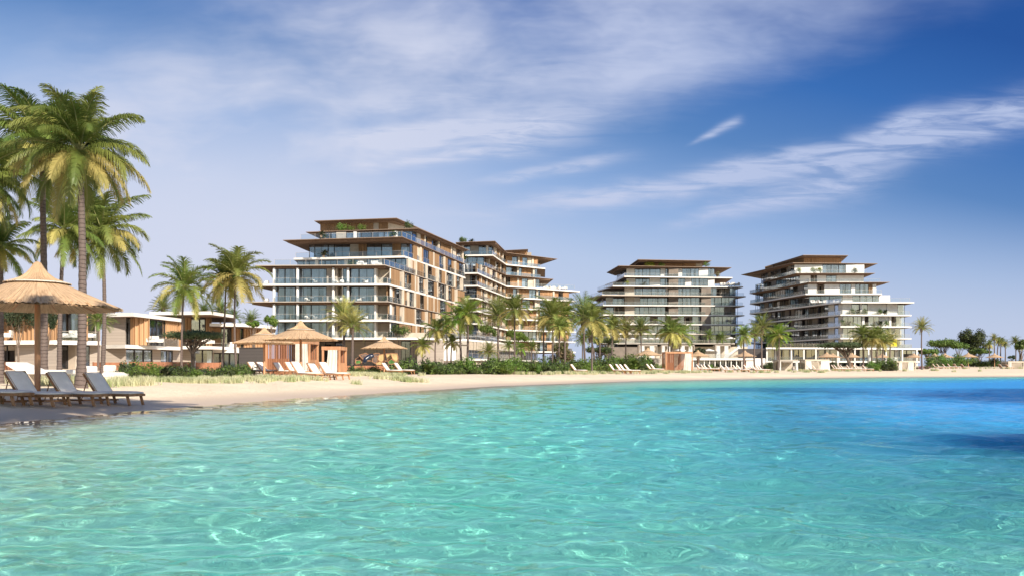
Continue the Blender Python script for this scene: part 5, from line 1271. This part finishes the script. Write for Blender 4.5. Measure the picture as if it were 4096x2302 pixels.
# ------------------------------------------------------------------ loungers
NG = 'teak loungers in the foreground'
lounger(-45, 21.6, 'nearest teak lounger, cut by the left edge', NG, 'teak', -.30, .90, -.04)
lounger(112, 22.2, 'teak lounger in front of the big parasol pole', NG, 'teak', -.30, .90, -.04)
lounger(275, 23.2, 'teak lounger between the parasol pole and the tallest palm trunk', NG, 'teak', -.30, .90, -.04)
lounger(418, 24.3, 'teak lounger right of the tallest palm trunk', NG, 'teak', -.30, .90, -.04)
MG = 'cream loungers by the wooden cabana'
for px, Y, lb in ((1022, 66, 'leftmost cream lounger before the dark grey wall'), (1057, 65, 'second cream lounger from the left before the dark grey wall'), (1124, 64, 'cream lounger just left of the cabana curtains'), (1172, 62, 'cream lounger half hidden behind the front one'),
                  (1206, 47.5, 'largest front cream lounger of the cabana group'), (1268, 50.5, 'cream lounger under the right corner post of the cabana'), (1316, 49, 'rightmost front cream lounger of the cabana group')): lounger(px, Y, lb, MG)
lounger(1553, 74, 'left lounger under the middle parasol, brown frame', 'pair of brown-framed loungers', 'teak', -.3); lounger(1602, 74.5, 'right lounger under the middle parasol, brown frame', 'pair of brown-framed loungers', 'teak', -.3)
lounger(2302, 90, 'lone lounger on open sand in the gap between towers', None, 'teak', -.35)
for px, Y, lb in ((2456, 98, 'leftmost of four loungers bunched left of the mid parasol'), (2481, 98, 'second of four loungers bunched left of the mid parasol'), (2497, 94, 'third and tallest of four loungers bunched left of the mid parasol'), (2516, 95, 'rightmost of four loungers bunched left of the mid parasol'),
                  (2601, 118, 'lounger behind the pole of the mid parasol'), (2618, 116, 'lounger just right of the mid parasol pole')): lounger(px, Y, lb, 'loungers around the mid parasol', 'teak' if Y < 100 else 'cab', -.35, 1.05, detail=False)
od = ['leftmost', 'second', 'third', 'fourth', 'fifth', 'sixth', 'seventh', 'eighth', 'ninth', 'tenth', 'eleventh', 'twelfth']
for i, px in enumerate((2799, 2816, 2827, 2845)): lounger(px, 128, od[i] + ' cream lounger between the timber cabana and the restaurant posts', 'loungers at the left of the restaurant', rz=-.35, detail=False)
for i, px in enumerate((2897, 2915, 2945, 2962, 2989, 3011, 3021, 3036, 3046)): lounger(px, 119 + (i % 3), od[i] + ' cream lounger counted from the left in the row before the restaurant', 'row of loungers before the restaurant', rz=-.35, detail=False)
lounger(3240, 128, 'left cream lounger in front of the second pale cabana', 'pair of loungers at the pale cabana', rz=-.35, detail=False); lounger(3262, 127, 'right cream lounger in front of the second pale cabana', 'pair of loungers at the pale cabana', rz=-.35, detail=False)
for i, px in enumerate((3337, 3347, 3362, 3372, 3398, 3425, 3434, 3462)): lounger(px, 136, od[i] + ' cream lounger counted from the left in the row beneath the acacia', 'row of loungers beneath the acacia', rz=-.3, detail=False)
for i, px in enumerate((3740, 3756, 3779, 3800, 3823, 3852, 4003, 4030)): lounger(px, 176, od[i] + ' far lounger counted from the left beside the far parasols', 'far loungers', rz=-.3 if i < 4 else .2, detail=False, kind='teak' if i > 3 else 'cab')

# white furniture in the left foreground
def chaise():
    x, y = W(22, 30.5); z = gz(x, y); t = thing('chaise', 'angular white chaise with raised head end, behind the parasol pole', 'lounger', (x, y, z), -.03)
    mb = MB(); pr = [(0, .84), (.36, .84), (1.0, .58), (2.1, .56), (2.1, .43), (.95, .42), (.55, .42), (.0, .74)]
    k = mb.mat('white'); n = len(pr); 
    for s in (0, .7): mb.v += [(a, s, b) for a, b in pr]
    for i in range(n): j = (i + 1) % n; mb.f.append((i, j, n + j, n + i)); mb.mi.append(k)
    mb.f.append(tuple(range(n - 1, -1, -1))); mb.mi.append(k); mb.f.append(tuple(range(n, 2 * n))); mb.mi.append(k); o = mb.build('seat', t)
    md = o.modifiers.new('bevel', 'BEVEL'); md.width = .015; md.segments = 2
    for a in (.75, 1.9):
        mb = MB(); mb.box((a, .05, -.1), (a + .06, .65, .42), 'thin'); mb.build('leg', t)
chaise()
x, y = W(438, 44); daybed('white daybed with long padded seat, its back cushions toward the palm trunk', x - .4, y, -.08, 1.7, 1.75)
x, y = W(360, 41); daybed('white daybed half hidden behind the tallest palm trunk', x - .35, y, -.08, 1.5, 1.5)

# ------------------------------------------------------------------ cabanas and playground shell
cabana('main wooden cabana with slats, dark doorway and two tied white curtains', 1066, 66.5, 3.28, 2.6, 2.62, -.02, ((.68, .80), (.83, .96)), (0, .52), seed=2)
cabana('smaller timber cabana with one wide white curtain, right of the main cabana', 1292, 63.5, 1.20, 2.2, 2.15, -.02, ((.33, .88),), None, seed=3)
cabana('orange timber cabana with striped curtain before the restaurant terrace', 2664, 130, 3.9, 3.0, 2.85, 0, ((.72, .96),), (0, .3), seed=4)
cabana('first pale cabana with open front and mattress, left of the white podium', 3114, 140, 3.05, 2.6, 1.75, 0, ((.02, .12), (.9, 1.0)), None, 'greybeige', seed=5, ckey='curtain', side=False)
cabana('second pale cabana with wide draped curtains', 3222, 140, 3.75, 2.6, 1.8, 0, ((.02, .24), (.66, 1.0)), (.26, .6), 'beige', seed=6, ckey='curtain', side=False)
cabana('third pale cabana with open wood panels at the right end of the podium', 3588, 146, 3.05, 2.6, 1.6, 0, ((.1, .28), (.62, .9)), (.3, .6), 'beige', seed=7, ckey='linen', side=False)
cabana('far cabana of pale and brown panels at the right edge', 4034, 178, 3.0, 2.6, 1.5, 0, ((.05, .2),), (.22, .95), 'beige', seed=8, ckey='linen', side=False)
for i, (px, w_) in enumerate(((2556, 5.5), (2647, 3), (2722, 4.2), (2862, 4.6))):
    cabana(['light timber frame pavilion left in the beige terrace wall', 'small light frame pavilion behind the twin-trunk palm', 'light frame pavilion beside the round bush tree', 'light frame pavilion right of the round bush tree'][i], px, 268, w_, 3, 6.4, 0, ((.05, .3), (.6, .85)), None, 'thin', 'light frame pavilions below the terrace', seed=20 + i, ckey='curtain', side=False)
x, y = W(2500, 287.5)
t = thing('pergola_frame', 'thin beige frame spanning the restaurant terrace above the white parasols', 'pergola', (x, y, 9.3)); wdt = W(2835, 287.5)[0] - x
mb = MB(); mb.box((0, 0, 2.75), (wdt, .25, 3.0), 'thin'); mb.build('beam', t)
for a in (0, wdt * .5, wdt - .25):
    mb = MB(); mb.box((a, 0, 0), (a + .25, .25, 2.749), 'thin'); mb.build('post', t)
def playshell():
    Y = 96; ox, oy = W(1500, Y); oz = .9; t = thing('playground_shell', 'playground shell of many-sided tan and brown panels with a dark blue tube slide', 'playground', (ox, oy, 0))
    def P(px, py, dy=0): x, y = W(px, Y); return (x - ox, dy, ZH(py, Y))
    polys = [('podbrown', 'panel', [(1436, 1418), (1462, 1410), (1482, 1420), (1470, 1434), (1450, 1434)], .1), ('podbrown', 'panel', [(1485, 1416), (1500, 1410), (1516, 1411), (1514, 1420), (1498, 1428), (1488, 1424)], .5), ('podbrown', 'panel', [(1492, 1426), (1508, 1421), (1512, 1440), (1502, 1452), (1488, 1444)], 0),
             ('podtan', 'panel', [(1514, 1418), (1536, 1412), (1536, 1436), (1524, 1446), (1512, 1436)], .2), ('podtan', 'panel', [(1562, 1410), (1588, 1412), (1592, 1432), (1584, 1446), (1570, 1432)], .1), ('podbrown', 'panel', [(1418, 1434), (1436, 1422), (1448, 1436), (1440, 1452), (1416, 1452)], .6),
             ('podgreen', 'panel', [(1424, 1440), (1442, 1438), (1444, 1452), (1424, 1454)], -.1), ('podgreen', 'panel', [(1552, 1444), (1566, 1434), (1582, 1446), (1578, 1454), (1554, 1454)], .0), ('podtan', 'panel', [(1540, 1412), (1560, 1411), (1564, 1430), (1546, 1438)], .7), ('podtan', 'panel', [(1504, 1452), (1520, 1442), (1532, 1446), (1530, 1456), (1510, 1458)], -.2)]
    for k, nm, pts, dy in polys:
        q = [P(a, b, dy) for a, b in pts]; mb = MB(); n = len(q); b = 0; kk = mb.mat(k); mb.v += q + [(a, y + .35, z) for a, y, z in q]
        for i in range(n): j = (i + 1) % n; mb.f.append((i, j, n + j, n + i)); mb.mi.append(kk)
        mb.f.append(tuple(reversed(range(n)))); mb.mi.append(kk); mb.f.append(tuple(range(n, 2 * n))); mb.mi.append(kk); o = mb.build(nm, t)
        md = o.modifiers.new('bevel', 'BEVEL'); md.width = .04; md.segments = 2
        mb = MB(); q2 = [(a, y - .02, z) for a, y, z in q]; mb.tube(q2 + [q2[0]], [.035] * (n + 1), 'cabwood', 6, False); mb.build('edge', o)
    mb = MB(); mb.tube([P(1492, 1421, -.2), P(1480, 1424, -.6), P(1468, 1434, -.8), P(1462, 1448, -1.0)], [.22, .24, .24, .22], 'blueplastic', 14); mb.build('slide', t, smooth=True)
    mb = MB(); mb.tube([P(1440, 1425, .4), P(1445, 1455, .4)], [.05, .05], 'cabwood', 6); mb.tube([P(1590, 1420, .3), P(1590, 1470, .3)], [.05, .05], 'cabwood', 6); mb.tube([P(1520, 1440, .4), P(1520, 1472, .4)], [.05, .05], 'cabwood', 6)
    mb.tube([P(1440, 1440, .8), P(1510, 1442, .8), P(1590, 1440, .8)], [.05] * 3, 'cabwood', 6); mb.build('post', t)
playshell()

# ------------------------------------------------------------------ things on the balconies
CH = {}
mb = MB(); mb.box((-.35, -.35, .28), (.35, .35, .45), 'cushion'); CH['seat'] = mb.mesh('seat')
mb = MB(); mb.box((-.35, .22, .451), (.35, .38, .85), 'cushion'); mb.box((-.42, -.35, .3), (-.351, .35, .62), 'white'); mb.box((.351, -.35, .3), (.42, .35, .62), 'white'); CH['backrest'] = mb.mesh('backrest')
mb = MB(); [mb.box((a - .025, b - .025, 0), (a + .025, b + .025, .279), 'dark') for a in (-.3, .3) for b in (-.3, .3)]; CH['legs'] = mb.mesh('legs')
TB = {}; mb = MB(); mb.lathe([(.01, .74), (.42, .74), (.42, .70), (.01, .70)], 'white', 14); TB['table_top'] = mb.mesh('table_top'); mb = MB(); mb.tube([(0, 0, .0), (0, 0, .70)], [.05, .04], 'dark', 8); TB['leg'] = mb.mesh('leg')
PT = MB(); PT.lathe([(.01, 0), (.2, 0), (.28, .45), (.24, .45), (.22, .4), (.01, .4)], 'pot', 12); PT = PT.mesh('pot')
def onbal(kind, px, Y, z, label, group, s=1, leafk='e', rz=0):
    x, y = W(px, Y)
    if kind == 'chair':
        t = thing('armchair', label, 'armchair', (x, y, z), rz, group, s); [part(k, v, t) for k, v in CH.items()]
    elif kind == 'table':
        t = thing('table', label, 'table', (x, y, z), rz, group, s); [part(k, v, t) for k, v in TB.items()]
    else:
        t = thing('potted_plant', label, 'potted plant', (x, y, z), rz, group); part('pot', PT, t); f = part('foliage', SH[leafk], t, (0, 0, .3)); f.scale = (.8 * s, .8 * s, 1.0 * s)
    return t
fl = ['first', 'second', 'third', 'fourth', 'fifth', 'sixth', 'seventh', 'eighth', 'ninth']
for li, z in enumerate((10.65, 14.2, 17.7)):
    f = ('first', 'second', 'third')[li]
    for j, px in enumerate((1066, 1228, 1262, 1342, 1366, 1438, 1462)):
        if (j + li) % 4 == 3: continue
        onbal('chair', px, 173.9 if px > 1080 else 175.5, z, 'white armchair on the %s full balcony of the nearest tower, %s from the left' % (f, fl[j]), 'white armchairs on the nearest tower', 1.0, rz=j * .9)
    onbal('table', 1246, 173.9, z, 'round white table left of centre on the %s full balcony of the nearest tower' % f, 'round tables on the nearest tower', 1.2)
    onbal('table', 1452, 173.9, z, 'round white table right of centre on the %s full balcony of the nearest tower' % f, 'round tables on the nearest tower', 1.2)
    onbal('plant', 1545, 174, z, 'potted plant at the right corner of the %s full balcony of the nearest tower' % f, 'potted plants on the nearest tower', 1.5, 'ef'[li % 2])
for px, Y, z, lb, k, s in ((1300, 187.5, 28.5, 'potted plant left of centre on the upper terrace of the nearest tower', 'f', 1.4), (1295, 189, 24.9, 'dark potted plant behind the glass on the nearest tower', 'e', 2.0), (1411, 176, 21.35, 'bright potted plant beside the white planter on the big terrace', 'f', 2.0), (1576, 185, 28.5, 'bright potted plant near the right corner under the brown roof', 'f', 1.9),
                           (1285, 184, 28.5, 'small potted plant at the left end of the upper balcony', 'e', 1.6), (1366, 201.5, 32.1, 'bright bush in the penthouse planter, leftmost', 'd', 2.2), (1404, 201.5, 32.1, 'low bush in the penthouse planter, middle', 'd', 1.5), (1446, 201, 32.1, 'round bush in the penthouse planter, right', 'd', 1.8), (1630, 198, 32.1, 'dark bush on the penthouse roof corner', 'b', 2.2),
                           (1846, 266, 38.6, 'dark green rooftop bush, leftmost on the second tower', 'b', 2.2), (1852, 266, 38.6, 'light green rooftop bush on the second tower', 'd', 2.0), (1885, 265, 38.6, 'small dark rooftop bush on the second tower', 'e', 1.8), (1857, 250, 31.5, 'palm-like potted plant on the second tower balcony', 'f', 2.4),
                           (2512, 328, 31.75, 'yellow-green potted plant on the third tower, left balcony', 'y', 2.2), (2575, 328, 31.75, 'potted plant on the third tower, left of centre', 'e', 2.0), (2598, 333, 39.0, 'yellow-green bush on the roof of the third tower, left', 'y', 3), (2612, 333, 39.0, 'yellow-green bush on the roof of the third tower, beside its twin', 'y', 2.7), (2646, 333, 39.0, 'small bush on the roof of the third tower, centre', 'd', 2), (2870, 331, 35.3, 'hanging bush at the right end of the third tower', 'g', 2.4), (2826, 333, 39, 'low bush strip on the roof of the third tower, right', 'd', 2.2),
                           (3200, 287.5, 32.0, 'tan potted plant on the top balcony of the rightmost tower, left', 'y', 2.0), (3256, 287.5, 32.0, 'pale plant on the top balcony of the rightmost tower', 'd', 1.9), (3283, 287.5, 32.0, 'yellow-green plant on the top balcony of the rightmost tower', 'y', 2.2), (3418, 287.5, 32.0, 'plant at the right of the top balcony of the rightmost tower', 'a', 2.0),
                           (3408, 267.5, 17.4, 'leftmost plant on the highest full right balcony of the rightmost tower', 'a', 1.9), (3432, 267.5, 17.4, 'second plant on the highest full right balcony of the rightmost tower', 'e', 2.0), (3458, 267.5, 17.4, 'third plant on the highest full right balcony of the rightmost tower', 'a', 1.8), (3518, 267.5, 17.4, 'fourth plant on the highest full right balcony of the rightmost tower', 'a', 1.8), (3538, 267.5, 17.4, 'fifth plant on the highest full right balcony of the rightmost tower', 'e', 2.0),
                           (3368, 267.3, 13.85, 'leftmost plant on the second full right balcony of the rightmost tower', 'a', 2.0), (3394, 267.5, 13.85, 'second plant on the second full right balcony of the rightmost tower', 'e', 1.9), (3520, 267.5, 13.85, 'third plant on the second full right balcony of the rightmost tower', 'e', 2.2), (3543, 267.5, 13.85, 'fourth plant on the second full right balcony of the rightmost tower', 'a', 1.9)):
    onbal('plant', px, Y, z, lb, 'plants on balconies and roofs', s, k)
for j, px in enumerate((1440, 1453, 1493, 1505)): onbal('chair', px, 176, 21.35, 'white lounge chair on the big glass-railed terrace of the nearest tower, %s from the left' % fl[j], 'lounge chairs on the big terrace', 1.4, rz=j)
for j, px in enumerate((2180, 2192, 2204, 2216, 2234, 2252, 2262)): onbal('chair', px, 301.5 + j * .3, 28.0, 'small terrace chair on the stepped right terrace of the second tower, %s from the left' % fl[j], 'terrace chairs on the second tower', 1.5, rz=j)
for j, px in enumerate((2888, 2904, 2918, 2932, 2950)): onbal('chair', px, 331, 31.75, 'dark terrace chair on the shaded roof terrace of the third tower, %s from the left' % fl[j], 'terrace chairs on the third tower', 1.8, rz=j)
for j, px in enumerate((3250, 3262, 3276, 3300, 3330, 3345)): onbal('chair', px, 276, 21.2, 'cream terrace chair on the mid terrace of the rightmost tower, %s from the left' % fl[j], 'terrace chairs on the rightmost tower', 1.5, rz=j)
for j, (px, Y) in enumerate(((610, 102.2), (628, 102.6), (820, 120.4), (838, 120.6), (925, 125.5), (28, 90.5), (280, 90.6), (300, 90.8), (360, 91.2))): onbal('chair', px, Y, 3.75 if px < 700 and px > 500 else (4.1 if 700 < px < 850 else (3.7 if px > 900 else 3.9)), ['white armchair on the first fenced villa balcony, left one', 'white armchair on the first fenced villa balcony, right one', 'white armchair on the balcony behind the acacia, left one', 'white armchair on the balcony behind the acacia, right one', 'white armchair on the last villa balcony beside the twin palms', 'white armchair at the left edge behind the big parasol', 'white armchair between the parasol and tallest palm, left one', 'white armchair between the parasol and tallest palm, right one', 'white armchair at the right end of the left-edge villa balcony'][j], 'white armchairs on the villa balconies', 1.3, rz=j)
